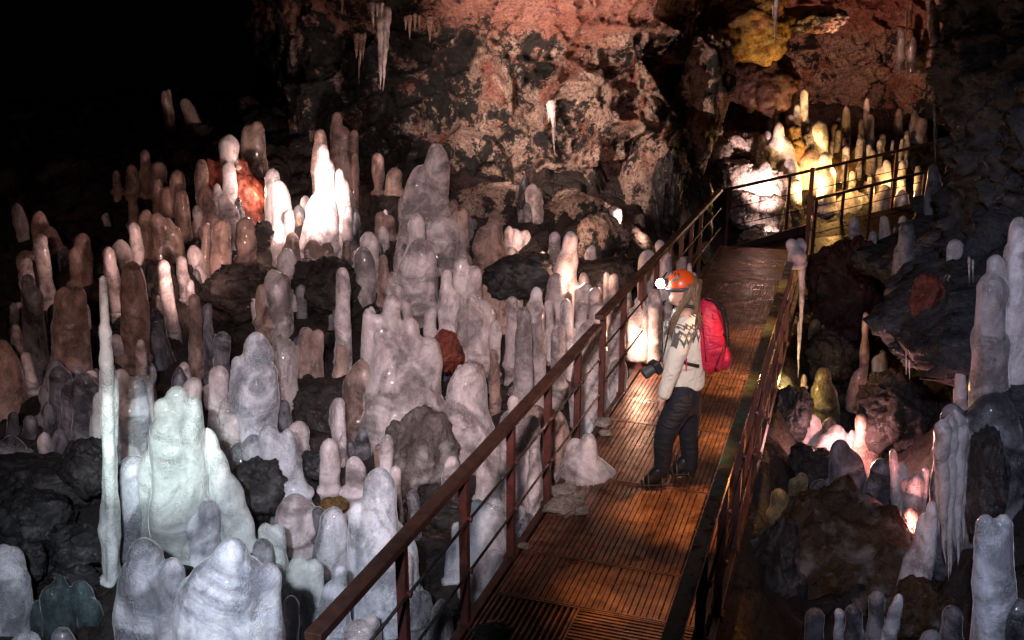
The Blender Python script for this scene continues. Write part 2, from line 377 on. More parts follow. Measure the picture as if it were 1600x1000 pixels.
# ------------------------------------------------------------------ railings
def railing(label, path_l, a, z0, z1, posts, group='railings along the walkway', hr=.90, rods=(.32, .62), post_name='post', end_post=None, hmat='rail'):
    """straight railing over the deck line a, from l=path_l[0] to path_l[1]"""
    l0, l1 = path_l
    base = dk(posts[0], a, 0); root = empty('railing', base); tag(root, label, 'railing', group)
    def zz(l): return lerp(z0, z1, (l - l0) / (l1 - l0))
    def bp(mb, n, mt, **k): mb.v = [v - base for v in mb.v]; return mb.build(n, mt, root, **k)
    m = MB(); m.beam(dk(l0, a, zz(l0) + hr - .02), dk(l1, a, zz(l1) + hr - .02), .072, .04); bp(m, 'handrail', M[hmat], bevel=.004)
    for l in posts:
        m = MB(); m.beam(dk(l, a, -.12), dk(l, a, zz(l) + hr - .041), .046, .046, UD); m.beam(dk(l - .035, a, zz(l) + hr - .046), dk(l + .035, a, zz(l) + hr - .046), .058, .008); m.beam(dk(l, a, -.03), dk(l, a, .012), .075, .075, UD)
        for h in rods: m.tube([dk(l, a + .022, zz(l) + h), dk(l, a + .044, zz(l) + h)], .017, 8)
        bp(m, 'post', M['post'], bevel=.003)
    for h in rods:
        m = MB(); m.tube([dk(l0 + .08, a + .03, zz(l0) + h), dk(l1 - .03, a + .03, zz(l1) + h)], .0085, 8); bp(m, 'rod', M['rod'], smooth_=True)
    return root
pl = AL - .035
p1 = la(at_z(737, 975, 0))[0]; sp = la(at_z(808, 870, 0))[0] - p1
end1 = la(at_z(930, 505, .9))[0]; st1 = la(at_z(465, 985, .9))[0]
posts1 = [p1 + sp * k for k in range(-2, 4)]
railing('long near railing from the bottom of the photo up the left side of the walkway', (st1, end1), pl, 0, 0, [p for p in posts1 if p < end1])
st2 = end1 + .03; end2 = la(at_z(1125, 298, .9))[0]
posts2 = [p1 + sp * k for k in range(4, 12) if p1 + sp * k < end2]
railing('further left handrail behind the headlamp, reaching to the far end of the walkway', (st2, end2), pl, .06, .03, posts2)
pr = -.475
st3 = la(at_z(1015, 1080, .9))[0]; end3 = la(at_z(1245, 402, .9))[0]
q1 = la(at_z(1130, 722, .9))[0]
posts3 = [q1 + sp * k for k in range(-3, 12) if st3 < q1 + sp * k < end3 - .25] + [end3 - .03]
railing('steep brown handrail with a greenish top along the right side of the walkway', (st3, end3), pr, 0, 0, posts3, hmat='rail_green')
# the ramp that leaves the far end to the right, with its two railings
RA = at_z(1137, 392, 0); RB0 = at_y(1500, 318, 15.6)
def rail2(label, A, B, zrail_pts, posts, h, rods=(.3, .58)):
    root = empty('railing', A); tag(root, label, 'railing', 'railings along the walkway')
    T, U = zrail_pts
    def bp(mb, n, mt, **k): mb.v = [v - A for v in mb.v]; return mb.build(n, mt, root, **k)
    m = MB(); m.beam(T, U, .05, .04); bp(m, 'handrail', M['rail'], bevel=.003)
    for q in posts:
        top = T.lerp(U, q); m = MB(); m.beam(top - Vector((0, 0, h)), top - Vector((0, 0, .021)), .042, .042, Vector((1, 0, 0))); bp(m, 'post', M['post'])
    for r_ in rods:
        m = MB(); o = Vector((0, -.03, -r_)); m.tube([T + o, U + o], .008, 6); bp(m, 'rod', M['rod'])
    return root
T1 = at_y(1127, 298, 15.1); U1 = at_y(1500, 214, 15.9)
rail2('back handrail of the side ramp rising to the right behind the walkway', at_y(1127, 392, 15.1), None, (T1, U1), [.03, .28, .515, .73, .96], .92)
T2 = at_y(1274, 311, 14.75); U2 = at_y(1449, 268, 15.25)
rail2('low front handrail of the side ramp beside the yellow ice', at_y(1274, 400, 14.75), None, (T2, U2), [.01, .5, .98], .85, (.26, .52))
m = MB(); pA = at_y(1270, 262, 13.7); pB = Vector((pA.x, pA.y, -.3)); m.beam(pB, pA, .06, .06, UD)
tag(m.build('support_post', M['post'], origin=pB, bevel=.004), 'tall rusty red post standing where the walkway meets the side ramp', 'post')
# ramp deck
def quad_prism(P, th):
    vs = list(P) + [p - Vector((0, 0, th)) for p in P]
    return vs, [(0, 1, 2, 3), (7, 6, 5, 4), (0, 4, 5, 1), (1, 5, 6, 2), (2, 6, 7, 3), (3, 7, 4, 0)]
rb = T1 - Vector((0, 0, .90)); rb2 = U1 - Vector((0, 0, .90)); rf2 = U2 - Vector((0, 0, .85)); rf = T2 - Vector((0, 0, .85)); rf = rf.copy()
ramp = empty('side_ramp', rb); tag(ramp, 'brown ramp deck turning off to the right past the far end of the walkway', 'ramp')
m = MB(); m.add(*quad_prism([rb, rf, rf2, rb2], .05)); m.v = [v - rb for v in m.v]; m.build('deck', M['rod'], ramp)
m = MB(); A_, B_ = at_y(1140, 398, 15.02), at_y(1266, 366, 15.3)
m.add(*quad_prism([A_ + Vector((0, .0, .12)), A_ + Vector((0, .05, .12)), B_ + Vector((0, .05, .17)), B_ + Vector((0, 0, .17))], .36)); m.v = [v - rb for v in m.v]; m.build('kick_board', M['board'], ramp, bevel=.004)
m = MB(); m.add(*quad_prism([rf + Vector((0, -.06, .03)), rf + Vector((0, -.02, .03)), rf2 + Vector((0, -.02, .03)), rf2 + Vector((0, -.06, .03))], .16)); m.v = [v - rb for v in m.v]; m.build('fascia', M['board'], ramp, bevel=.004)
m = MB()
for q in (.05, .5, .95):
    t = rf.lerp(rf2, q) + Vector((0, .1, -.06)); m.beam(Vector((t.x, t.y, -.8)), t, .06, .06, UD)
m.v = [v - rb for v in m.v]; m.build('support_leg', M['post'], ramp)
# ------------------------------------------------------------------ ice stalagmites
PROF = {  # (t from foot to tip, share of the half width)
 'f': [(0, 1.3), (.12, 1.12), (.45, 1.0), (.75, .94), (1, .8)],
 'c': [(0, 1.5), (.3, 1.25), (.6, 1.04), (.82, .88), (1, .74)],
 'e': [(0, .85), (.3, .95), (.6, 1.08), (.85, .92), (1, .7)],
 'b': [(0, .62), (.35, .72), (.55, .98), (.8, 1.1), (1, .95)],
 'w': [(0, 1.1), (.18, 1.05), (.33, .62), (.48, .95), (.62, 1.1), (.75, .62), (.88, .7), (1, .6)],
 't': [(0, 1.1), (.3, 1.0), (.8, .82), (1, .72)],
}
def lobe(base, tip, r, kind, rs, seg=None, ysq=.9):
    """one rounded finger from base to tip (local coordinates)"""
    ax = tip - base; L = ax.length; seg = seg or 18
    cap = min(.5, (2. if kind in 'ct' else 1.35) * r * PROF[kind][-1][1] / L)
    ts = [i / 14 * (1 - cap) for i in range(15)] + [1 - cap + cap * math.sin(math.pi / 2 * i / 6) for i in range(1, 7)]
    vs = []; fs = []; ph = rs.random() * 50
    w1, w2 = rs.uniform(-.25, .25), rs.uniform(-.2, .2)
    for t in ts:
        c = base + ax * t
        rr = r * interp(t, PROF[kind]) * (1 + .06 * math.sin(ph + t * L / r * .8) + .035 * math.sin(ph * 2 + t * L / r * 1.7))
        if t > 1 - cap: rr *= math.sqrt(max(0, 1 - ((t - 1 + cap) / cap) ** 2)) if t < 1 else .0
        bend = math.sin(t * math.pi) * r; c = c + Vector((w1 * bend, w2 * bend, 0))
        for k in range(seg):
            a = 2 * math.pi * k / seg; d = Vector((math.cos(a), ysq * math.sin(a), 0))
            q = c + d * rr
            nn = noise.noise(Vector((q.x, q.y, q.z * .7)) / r * .8 + Vector((ph, ph, ph))) * .2 + noise.noise(q / r * 2.2 + Vector((ph, 0, ph))) * .09
            vs.append(c + d * rr * (1 + nn))
    n = len(ts)
    for i in range(n - 1):
        for k in range(seg): fs.append((i * seg + k, i * seg + (k + 1) % seg, (i + 1) * seg + (k + 1) % seg, (i + 1) * seg + k))
    fs.append(tuple(range(seg))[::-1])
    fs.append(tuple((n - 1) * seg + k for k in range(seg)))
    return vs, fs
SEED = [100]
ICE_N = [0]
def stal(label, ybase, lobes, mat='ice', Y=None, name='ice_stalagmite', cat='stalagmite', group='ice stalagmites', z=None, foot=.22, skirt=True):
    """lobes: (x, y_tip, width[, kind, x shift of the foot, own foot y, depth offset]) in photograph pixels; the foot stands where the cave floor is"""
    SEED[0] += 1; rs = random.Random(SEED[0])
    xs = [l[0] + (l[4] if len(l) > 4 else 0) for l in lobes]; xb = sum(xs) / len(xs)
    if z is not None: B = at_z(xb, ybase, z)
    elif Y is None: B = ground_hit(xb, ybase)
    else: B = at_y(xb, ybase, Y)
    s = scale_at(B); mb = MB()
    for i, l in enumerate(lobes):
        x, yt, wd = l[:3]; kind = l[3] if len(l) > 3 else rs.choice('ftfect'); sh = l[4] if len(l) > 4 else 0
        yf = l[5] if len(l) > 5 and l[5] else None; dy = l[6] if len(l) > 6 else (rs.uniform(-.06, .06) if i else 0)
        tip = at_y(x, yt, B.y + dy); st_l = scale_at(tip)
        r = wd * .54 / st_l
        fz = (at_y(x, yf, B.y + dy).z if yf else B.z) - foot
        ft = at_y(x + sh, yf or ybase, B.y + dy); ft.z = fz
        mb.add(*lobe(ft - B, tip - B, r, kind, rs))
        if not yf and r < .2 and skirt:          # a low skirt of ice where it meets the rock
            mb.ball(ft - B + Vector((0, 0, foot)), (r * 1.3, r * 1.25, r * .55), 14, 8)
    for i, v in enumerate(mb.v): pass
    o = mesh_obj(name, mb.v, mb.f, M[mat], loc=B)
    multi = True
    vx = max(.010, min(3.0 / s, min(l[2] for l in lobes) / s / 6.5))
    m = o.modifiers.new('remesh', 'REMESH'); m.mode = 'VOXEL'; m.voxel_size = vx; m.use_smooth_shade = True
    m = o.modifiers.new('smooth', 'SMOOTH'); m.iterations = 5; m.factor = .6
    tag(o, label, cat, group); ICE_N[0] += 1
    return o
S = stal
# ---- far back left, out of the dark
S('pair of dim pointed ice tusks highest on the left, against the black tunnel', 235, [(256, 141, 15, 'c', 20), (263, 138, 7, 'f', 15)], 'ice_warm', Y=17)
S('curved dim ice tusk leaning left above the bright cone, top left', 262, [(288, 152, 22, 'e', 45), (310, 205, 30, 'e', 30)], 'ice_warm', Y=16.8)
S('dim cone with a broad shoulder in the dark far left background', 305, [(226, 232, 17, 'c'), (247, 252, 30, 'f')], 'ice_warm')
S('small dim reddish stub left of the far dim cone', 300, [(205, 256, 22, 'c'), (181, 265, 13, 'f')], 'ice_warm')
S('bright bulb headed stalagmite standing on top of the glowing red rock', 262, [(358, 209, 29, 'b')], 'ice', Y=12.75)
S('small pale nub frozen to the front of the glowing red rock', 300, [(357, 252, 21, 'f')], 'ice', Y=12.45)
S('tiny white nub low on the left side of the red rock', 310, [(339, 286, 13, 'e')], 'ice', Y=12.35)
S('twin brown stalagmites standing right behind the red rock', 330, [(388, 194, 26, 'e'), (402, 188, 26, 'e'), (410, 240, 24)], 'ice_warm', Y=14.2)
S('brown stalagmite with a knotted head left of the red rock', 350, [(315, 247, 19, 'b'), (320, 290, 34, 'c')], 'ice_warm')
S('knobbly headed brown finger left of the knotted headed one', 352, [(277, 264, 24, 'e')], 'ice_warm')
S('narrow pinkish finger with a square shoulder, upper left', 352, [(246, 279, 15, 'f'), (262, 291, 26, 'f')], 'ice_warm')
S('brown finger in front of the knobbly headed one', 372, [(284, 295, 23, 'f')], 'ice_warm')
S('short dim finger at the left edge of the far field', 352, [(206, 303, 15, 'f'), (208, 330, 14, 'f')], 'ice_warm')
S('frosted white slide of ice hanging off the foot of the red rock', 392, [(350, 302, 24, 'f', 14), (362, 318, 26, 'e', 12)], 'ice', Y=11.9)
S('broad fluted curtain of brown ice on the left slope', 415, [(228, 326, 24, 'c'), (244, 331, 24, 'c'), (262, 338, 22, 'c'), (212, 352, 20, 'c'), (275, 352, 20, 'c')], 'ice_warm')
S('very bright round topped stalagmite between the red rock and the white tower', 352, [(425, 262, 24, 'f')], 'ice', Y=12.5)
S('dim finger behind the very bright round topped one', 345, [(441, 285, 18, 'f')], 'ice_warm', Y=13.2)
S('glaring white stub at the centre of the lit spot', 388, [(436, 345, 22, 'f')], 'ice')
S('small bright finger right of the glaring white stub', 372, [(453, 326, 17, 'f')], 'ice')
S('tiny pink stub right behind the small bright finger', 362, [(467, 331, 11, 'f')], 'ice_warm')
S('tall bright white tower of stacked ice, the brightest of the background', 388, [(505, 222, 22, 'f'), (507, 246, 34, 'f'), (502, 296, 46, 'f'), (488, 330, 36, 'c')], 'ice')
S('bright wavy finger just right of the tall white tower', 380, [(530, 262, 19, 'f'), (534, 276, 24, 'e')], 'ice')
S('slim pinkish finger leaning on the bright wavy one', 388, [(544, 320, 16, 'f')], 'ice')
S('tallest brown cluster behind the white tower', 340, [(526, 174, 21, 'f'), (537, 197, 30, 'c'), (553, 202, 14, 'f')], 'ice_warm', Y=13.8)
S('dim brown cone behind the left side of the white tower', 340, [(501, 200, 23, 'e')], 'ice_warm', Y=13.4)
S('thin brown finger right of the tall brown cluster', 325, [(554, 238, 11, 'f')], 'ice_warm')
S('small waisted brown figure of ice in front of the dark wall foot', 302, [(590, 238, 18, 'b')], 'ice_warm', Y=13.5)
S('round headed brown stalagmite beside the waisted one', 302, [(617, 261, 26, 'e')], 'ice_warm', Y=13.4)
S('pair of short pinkish fingers left of the pale mound', 375, [(595, 330, 20, 'f'), (609, 335, 16, 'f')], 'ice_warm')
S('large pale mound with a pointed peak under the dark wall', 395, [(683, 223, 40, 'c'), (657, 257, 46, 'c'), (683, 272, 30, 'f'), (672, 300, 84, 'c')], 'ice')
S('slim shoulder finger on the left of the pale mound', 372, [(634, 302, 24, 'f')], 'ice')
S('two little fingers on the right skirt of the pale mound', 400, [(709, 311, 15, 'f'), (724, 325, 15, 'f')], 'ice_warm')
S('dark tipped cone in front of the pale mound', 462, [(651, 332, 34, 'c')], 'ice')
S('massive smooth pale stalagmite in the middle of the field', 482, [(658, 371, 54, 'e')], 'ice')
S('plump pear shaped stalagmite left of the dark tipped cone', 432, [(576, 361, 29, 'e'), (584, 400, 26, 'f')], 'ice')
S('small plump pinkish stub on the slope below the white tower', 405, [(541, 374, 13, 'f')], 'ice_warm')
S('dim slim finger between the pear shaped one and the massive pale one', 475, [(599, 397, 19, 'f')], 'ice_warm')
S('tall slim round topped rod of ice standing alone below the white tower', 565, [(535, 417, 24, 'f')], 'ice')
S('twin stalagmites with a lumpy left shoulder, left centre', 505, [(440, 425, 28, 'f'), (409, 443, 23, 'f'), (427, 470, 34, 'e')], 'ice_warm')
S('brown finger standing left of a tall brown column in the lit slope', 432, [(322, 347, 14, 'f'), (318, 388, 20, 'f')], 'ice_warm')
S('tall brown column in front of the lit slope', 440, [(348, 343, 30, 'e')], 'ice_warm')
S('rounded brown shield of ice in front of the lit slope', 405, [(383, 338, 28, 'e')], 'ice_warm')
S('stubby dusty stalagmite below the glaring white stub', 412, [(455, 362, 24, 'f'), (448, 380, 18, 'f')], 'ice_warm')
S('frosty skirt of ice below the tall white tower', 412, [(488, 372, 26, 'c'), (512, 376, 28, 'c')], 'ice_warm')
# ---- left, dim
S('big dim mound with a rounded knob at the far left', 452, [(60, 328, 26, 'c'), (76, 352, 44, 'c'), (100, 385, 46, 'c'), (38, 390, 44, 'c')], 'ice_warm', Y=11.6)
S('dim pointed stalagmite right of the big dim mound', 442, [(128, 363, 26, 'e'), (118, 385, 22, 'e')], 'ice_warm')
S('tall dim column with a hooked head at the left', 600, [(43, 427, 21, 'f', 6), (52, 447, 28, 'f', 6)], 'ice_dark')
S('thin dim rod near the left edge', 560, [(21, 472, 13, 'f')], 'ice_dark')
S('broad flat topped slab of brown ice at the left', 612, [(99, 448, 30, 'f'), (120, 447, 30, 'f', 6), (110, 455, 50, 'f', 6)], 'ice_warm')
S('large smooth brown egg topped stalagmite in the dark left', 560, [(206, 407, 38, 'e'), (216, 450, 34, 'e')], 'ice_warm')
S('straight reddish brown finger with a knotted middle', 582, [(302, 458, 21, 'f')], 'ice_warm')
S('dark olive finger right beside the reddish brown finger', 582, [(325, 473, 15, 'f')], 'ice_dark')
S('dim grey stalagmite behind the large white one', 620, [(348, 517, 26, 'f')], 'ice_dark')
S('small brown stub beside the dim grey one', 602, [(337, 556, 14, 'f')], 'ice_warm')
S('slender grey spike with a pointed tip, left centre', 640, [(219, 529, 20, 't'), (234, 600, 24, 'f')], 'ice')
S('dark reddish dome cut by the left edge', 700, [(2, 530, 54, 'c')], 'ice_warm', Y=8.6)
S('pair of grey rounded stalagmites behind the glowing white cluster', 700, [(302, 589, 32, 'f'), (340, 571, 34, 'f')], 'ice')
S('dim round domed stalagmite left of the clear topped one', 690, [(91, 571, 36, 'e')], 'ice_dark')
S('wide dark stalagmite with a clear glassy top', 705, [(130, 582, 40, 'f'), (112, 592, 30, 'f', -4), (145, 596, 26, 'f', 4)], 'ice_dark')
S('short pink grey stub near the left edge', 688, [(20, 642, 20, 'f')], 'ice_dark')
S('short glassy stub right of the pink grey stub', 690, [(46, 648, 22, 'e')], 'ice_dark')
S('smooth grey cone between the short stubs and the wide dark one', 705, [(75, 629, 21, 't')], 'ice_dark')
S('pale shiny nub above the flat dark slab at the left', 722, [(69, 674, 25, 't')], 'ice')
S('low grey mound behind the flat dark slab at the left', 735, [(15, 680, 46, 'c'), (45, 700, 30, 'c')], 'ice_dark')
S('thin tall wavy column of clear green lit ice, the tallest at the left', 905, [(160, 430, 14, 'f', 10), (163, 455, 19, 'w', 9), (167, 560, 26, 'e', 0, 650), (163, 500, 20, 'e', 0, 600), (172, 640, 22, 'f', 2), (172, 740, 28, 'e')], 'ice_clear')
S('broad pale blue twin topped stalagmite behind the thin tall column', 740, [(188, 575, 28, 'f'), (211, 588, 40, 'f'), (196, 620, 60, 'f')], 'ice_cool')
S('glassy curved flake of ice at the left of the thin tall column', 735, [(153, 612, 18, 'e'), (148, 645, 20, 'e')], 'ice_clear')
S('large glowing greenish white cluster of fused stalagmites', 868, [(276, 603, 36, 'f'), (252, 622, 26, 'f'), (303, 620, 30, 'e'), (262, 640, 56, 'f'), (292, 660, 52, 'e', 4), (240, 700, 46, 'f'), (275, 720, 78, 'f')], 'ice_clear')
S('leaning wet ridge of ice running down from the glowing cluster', 850, [(322, 668, 34, 'f', 30), (338, 700, 34, 'f', 34), (356, 740, 32, 'f', 34)], 'ice_clear')
S('smooth lobe at the left foot of the glowing cluster', 858, [(207, 712, 52, 'f'), (215, 735, 46, 'e')], 'ice_cool')
S('bright white stub in front of the glowing cluster', 875, [(320, 777, 38, 'e'), (303, 800, 30, 'e')], 'ice_cool')
S('small lump between the white stub and the sparkling twin', 880, [(293, 842, 30, 'e')], 'ice_clear')
S('sparkling twin stalagmites left of the biggest near one', 1020, [(222, 841, 58, 'f'), (213, 870, 62, 'f'), (268, 871, 46, 'f')], 'ice_cool')
S('biggest smooth stalagmite at the bottom edge, nearest the camera', 1150, [(362, 840, 80, 'f'), (355, 865, 150, 'f'), (418, 880, 44, 'f'), (300, 900, 54, 'f')], 'ice_cool', Y=4.6, foot=.4)
S('tall pale stalagmite cut by the left edge near the bottom', 1010, [(4, 850, 40, 'f'), (20, 854, 34, 'f'), (10, 875, 66, 'f')], 'ice_cool', Y=5.9)
S('dark teal lit wet mound with glinting lobes near the bottom left', 950, [(92, 898, 26, 'e'), (78, 915, 38, 'f'), (122, 908, 40, 'f'), (100, 928, 66, 'f'), (62, 938, 46, 'f'), (140, 935, 36, 'f')], 'ice_teal_lit', foot=.5, skirt=False)
S('small pale cap at the bottom edge, left of the next one', 1040, [(38, 987, 46, 'e')], 'ice_cool', Y=5.3)
S('small dark wet cap at the bottom edge below the teal mound', 1040, [(95, 980, 34, 'e')], 'ice_dark', Y=5.4)
S('teardrop of grey green ice among the black boulders at the left', 838, [(75, 785, 24, 'e')], 'ice_olive')
S('large white stalagmite with a sparkling left edge, left centre', 700, [(400, 518, 54, 't'), (404, 550, 66, 'e'), (371, 556, 24, 'f'), (378, 600, 50, 'f')], 'ice_cool')
S('grey lobe at the left foot of the large white stalagmite', 712, [(353, 621, 26, 'f'), (366, 640, 36, 'f')], 'ice')
S('narrow frosted stub beside the left lobe of the large white one', 722, [(334, 648, 20, 'f')], 'ice_cool')
S('glassy stub at the right foot of the large white stalagmite', 690, [(432, 608, 12, 'f'), (443, 624, 22, 'f')], 'ice_dark')
S('wide frosty hump below the large white stalagmite', 770, [(420, 662, 34, 'e'), (449, 668, 30, 't'), (395, 678, 44, 'e'), (445, 700, 56, 'f'), (460, 740, 46, 'f')], 'ice_cool')
S('low smoky mound left of the wide frosty hump', 735, [(372, 690, 44, 'c'), (352, 705, 34, 'c')], 'ice_dark')
S('dim cluster of three fingers right of the large white one', 605, [(478, 510, 24, 'f'), (456, 538, 20, 'f'), (497, 514, 20, 'f')], 'ice_warm')
S('dim low stub right of the dim cluster of three', 585, [(533, 538, 22, 'f')], 'ice_warm')
S('faint dark stub in the shadow above the dim cluster', 545, [(470, 444, 16, 'b')], 'ice_dark', Y=10.4)
# ---- centre
S('huge fused mound of pinkish grey fingers in the centre', 650, [(575, 481, 24, 'f'), (589, 490, 24, 'f'), (613, 458, 30, 'f'), (640, 495, 34, 'f'), (605, 520, 70, 'c'), (650, 522, 50, 'c'), (670, 525, 34, 'e'), (632, 560, 110, 'c')], 'ice')
S('brownish shaded ice dome at the left of the huge fused mound', 655, [(568, 560, 52, 'c'), (550, 580, 34, 'c')], 'ice_warm')
S('small pale finger standing on the rusty edged boulder', 645, [(666, 594, 24, 'f')], 'ice')
S('large smooth pale cone standing behind the handrail', 692, [(732, 567, 64, 'c'), (728, 600, 66, 'f')], 'ice')
S('slim grey finger behind the right side of the large smooth cone', 672, [(750, 567, 19, 'f')], 'ice_warm')
S('narrow headed pale stalagmite above the dark red stone', 522, [(699, 420, 22, 'f'), (701, 445, 32, 'f')], 'ice')
S('small round stub left of the narrow headed one', 522, [(674, 477, 20, 'f')], 'ice')
S('rounded stub right of the massive pale stalagmite', 530, [(635, 470, 20, 'f'), (622, 445, 22, 'f')], 'ice')
S('wide double topped stalagmite behind the narrow headed one', 505, [(721, 399, 26, 'e'), (741, 414, 24, 'f')], 'ice')
S('olive grey crested stalagmite behind the slim pair', 575, [(737, 456, 24, 'c'), (748, 478, 36, 'c'), (722, 480, 24, 'f')], 'ice')
S('knob headed pale finger in the middle, left of the tall pale column', 585, [(774, 499, 17, 'b')], 'ice')
S('rounded grey stub left of the knob headed pale finger', 572, [(753, 509, 24, 'f')], 'ice')
S('two small pink fingers at the foot of the tall pale column', 625, [(775, 565, 15, 'f'), (771, 545, 14, 'f')], 'ice_warm')
S('tall pale pinkish column just left of the handrail end', 655, [(817, 478, 28, 'f')], 'ice')
S('shaded stalagmite behind the tall pale column', 570, [(800, 462, 24, 'f')], 'ice')
S('smooth column with a rounded cap right of the tall pale one', 605, [(838, 447, 20, 'f'), (836, 466, 32, 'f')], 'ice')
S('small finger right of the smooth capped column', 560, [(858, 468, 17, 'f')], 'ice')
S('shiny grey stub above the handrail', 602, [(873, 505, 24, 'f')], 'ice')
S('little dim stub right of the shiny grey one, touching the handrail', 592, [(891, 527, 15, 'f')], 'ice')
S('plump pinkish stalagmite right of the black boulder', 495, [(868, 425, 34, 'f')], 'ice')
S('orange lit cone right above the black boulder, tallest there', 448, [(892, 360, 25, 'f'), (884, 385, 30, 'c')], 'ice', Y=10.6)
S('tiny orange finger left of the orange lit cone', 412, [(848, 392, 13, 'f')], 'ice')
S('twin headed orange pink stalagmite behind the black boulder', 402, [(804, 356, 22, 'f'), (821, 358, 20, 'f')], 'ice', Y=12)
S('low pink hump left of the twin headed orange pink one', 405, [(794, 382, 26, 'e')], 'ice', Y=11.8)
S('dim pink pointed fin at the wall foot', 408, [(774, 332, 28, 'c'), (756, 352, 26, 'e')], 'ice_warm')
S('brown double stalagmite in the shade under the black boulder', 485, [(774, 424, 24, 'e'), (788, 435, 20, 'f'), (760, 440, 20, 'f')], 'ice_warm')
S('row of three little brown stubs below the brown double one', 508, [(759, 466, 14, 'f'), (771, 478, 12, 'f'), (785, 468, 13, 'f')], 'ice_warm')
S('pair of small pinkish stubs left of the railing joint', 505, [(904, 448, 17, 'f'), (916, 441, 20, 'f')], 'ice')
S('dim stub behind the small pinkish pair', 500, [(889, 453, 15, 'f')], 'ice_warm')
S('hooded pale stalagmite standing over the end of the near handrail', 575, [(930, 447, 22, 'e'), (936, 470, 34, 'e')], 'ice')
S('tall frosted column behind the end of the near handrail', 665, [(921, 498, 46, 'c'), (930, 520, 44, 'f')], 'ice')
S('pair of orange lit fingers above the railing joint', 505, [(948, 424, 10, 'f'), (960, 427, 16, 'f')], 'ice')
S('low orange bump left of the orange lit fingers', 500, [(937, 448, 11, 'f')], 'ice')
S('grey stub above the railing joint, behind the orange pair', 475, [(980, 411, 18, 'f')], 'ice', Y=10.9)
S('little dark stub high above the orange pair', 450, [(948, 412, 11, 'f')], 'ice_warm', Y=11.3)
S('grey column between the first two posts of the further railing', 640, [(966, 477, 24, 'f'), (960, 500, 24, 'f')], 'ice')
S('wet glittering lump beside the walkway edge under the railing', 655, [(966, 560, 32, 'f'), (950, 590, 30, 'f')], 'ice')
S('glaring orange white stalagmite left of the headlamp', 530, [(1000, 462, 22, 'f'), (990, 480, 20, 'f')], 'ice', Y=9.1)
S('glaring orange white stalagmite right behind the railing below the headlamp', 530, [(1022, 450, 22, 'f'), (1018, 470, 24, 'f')], 'ice', Y=9.2)
S('tall pale pair rising above the headlamp behind the rail', 470, [(1031, 374, 17, 'f'), (1040, 392, 20, 'f')], 'ice', Y=10.3)
S('crusted pale stalagmite head poking over the further handrail', 480, [(1013, 389, 28, 'e'), (1006, 400, 20, 'f')], 'ice', Y=10.1)
S('small lit stub between the posts above the orange helmet', 440, [(1066, 400, 17, 'f')], 'ice', Y=11.)
S('slim bright shard right behind the orange helmet', 450, [(1077, 410, 9, 'c'), (1084, 425, 10, 'f')], 'ice', Y=11.3)
S('shadowed brown dome below the glaring pair', 565, [(985, 522, 26, 'f')], 'ice_warm')
# ---- left of the walkway, near
S('low white clump between the two middle posts', 800, [(802, 617, 22, 'f'), (800, 640, 38, 'f'), (830, 648, 30, 'f')], 'ice')
S('large shaded brown stalagmite behind the middle posts', 772, [(868, 640, 40, 'f')], 'ice_warm')
S('dark smooth dome behind the middle posts', 720, [(838, 632, 36, 'f')], 'ice_warm')
S('small white cone inside the railing under the middle rods', 830, [(838, 717, 24, 'c'), (833, 698, 20, 'f')], 'ice')
S('broad grey white stalagmite right under the handrail', 785, [(775, 694, 40, 'f'), (766, 715, 44, 'f')], 'ice')
S('narrow white stub touching the handrail from below left', 790, [(706, 712, 26, 'f')], 'ice')
S('slender grey stub left of the handrail, below the rusty boulder', 825, [(645, 765, 20, 'f')], 'ice_dark')
S('pinkish grey finger at the left foot of the rusty boulder', 765, [(605, 678, 22, 'f')], 'ice')
S('dim reddish finger behind the pinkish grey one', 760, [(591, 693, 14, 'f')], 'ice_warm')
S('slim grey finger below the pinkish grey one', 800, [(618, 727, 19, 'f')], 'ice')
S('waisted dim white stalagmite left of a pointed twin', 765, [(514, 684, 30, 'e')], 'ice')
S('rounded dim cone right of the waisted one', 768, [(553, 712, 36, 't')], 'ice')
S('big sparkling white cone with a left shoulder, left of the handrail', 930, [(593, 730, 62, 'c'), (562, 783, 42, 'f'), (590, 800, 92, 'c')], 'ice_cool')
S('smooth lilac white stalagmite left of the big sparkling cone', 890, [(521, 792, 44, 'f'), (511, 815, 34, 'f')], 'ice_cool')
S('low blue grey hump behind the smooth lilac white one', 840, [(460, 771, 44, 'e'), (480, 785, 36, 'e')], 'ice')
S('faint grey stub right of the blue grey hump', 840, [(497, 791, 24, 'f')], 'ice_dark')
S('grey green squat stalagmite left of the smooth lilac white one', 905, [(414, 817, 24, 'f'), (434, 817, 24, 'f'), (424, 840, 42, 'f')], 'ice_clear')
S('white slim finger on the shoulder of the biggest near one', 930, [(408, 840, 30, 'e')], 'ice_cool')
S('thin greenish finger right of the white slim finger', 915, [(433, 880, 22, 'f')], 'ice_clear')
S('grey green twin fingers behind the bottom of the handrail', 965, [(467, 868, 34, 'f'), (491, 873, 30, 'f')], 'ice_clear')
S('white knob headed stalagmite crossed by the bottom of the handrail', 985, [(532, 883, 22, 'f'), (524, 905, 46, 'f')], 'ice_cool')
S('small pink white finger touching the lower end of the handrail', 1020, [(455, 930, 26, 'f')], 'ice_cool', Y=5.2)
S('smoky pinkish mound at the bottom edge between the first posts', 1050, [(582, 960, 26, 'f'), (560, 968, 50, 'f')], 'ice', Y=5.7)
S('pointed white stalagmite at the bottom between two posts', 1030, [(690, 935, 40, 'c')], 'ice_cool')
S('thin white finger right behind the second post', 950, [(636, 862, 20, 'f')], 'ice')
S('bright white double dome behind the railing, bottom centre', 885, [(745, 779, 22, 'f'), (771, 778, 44, 'f'), (752, 800, 40, 'f')], 'ice_cool')
S('bright white hump right of the double dome', 880, [(808, 788, 40, 'f'), (822, 800, 30, 'f')], 'ice_cool')
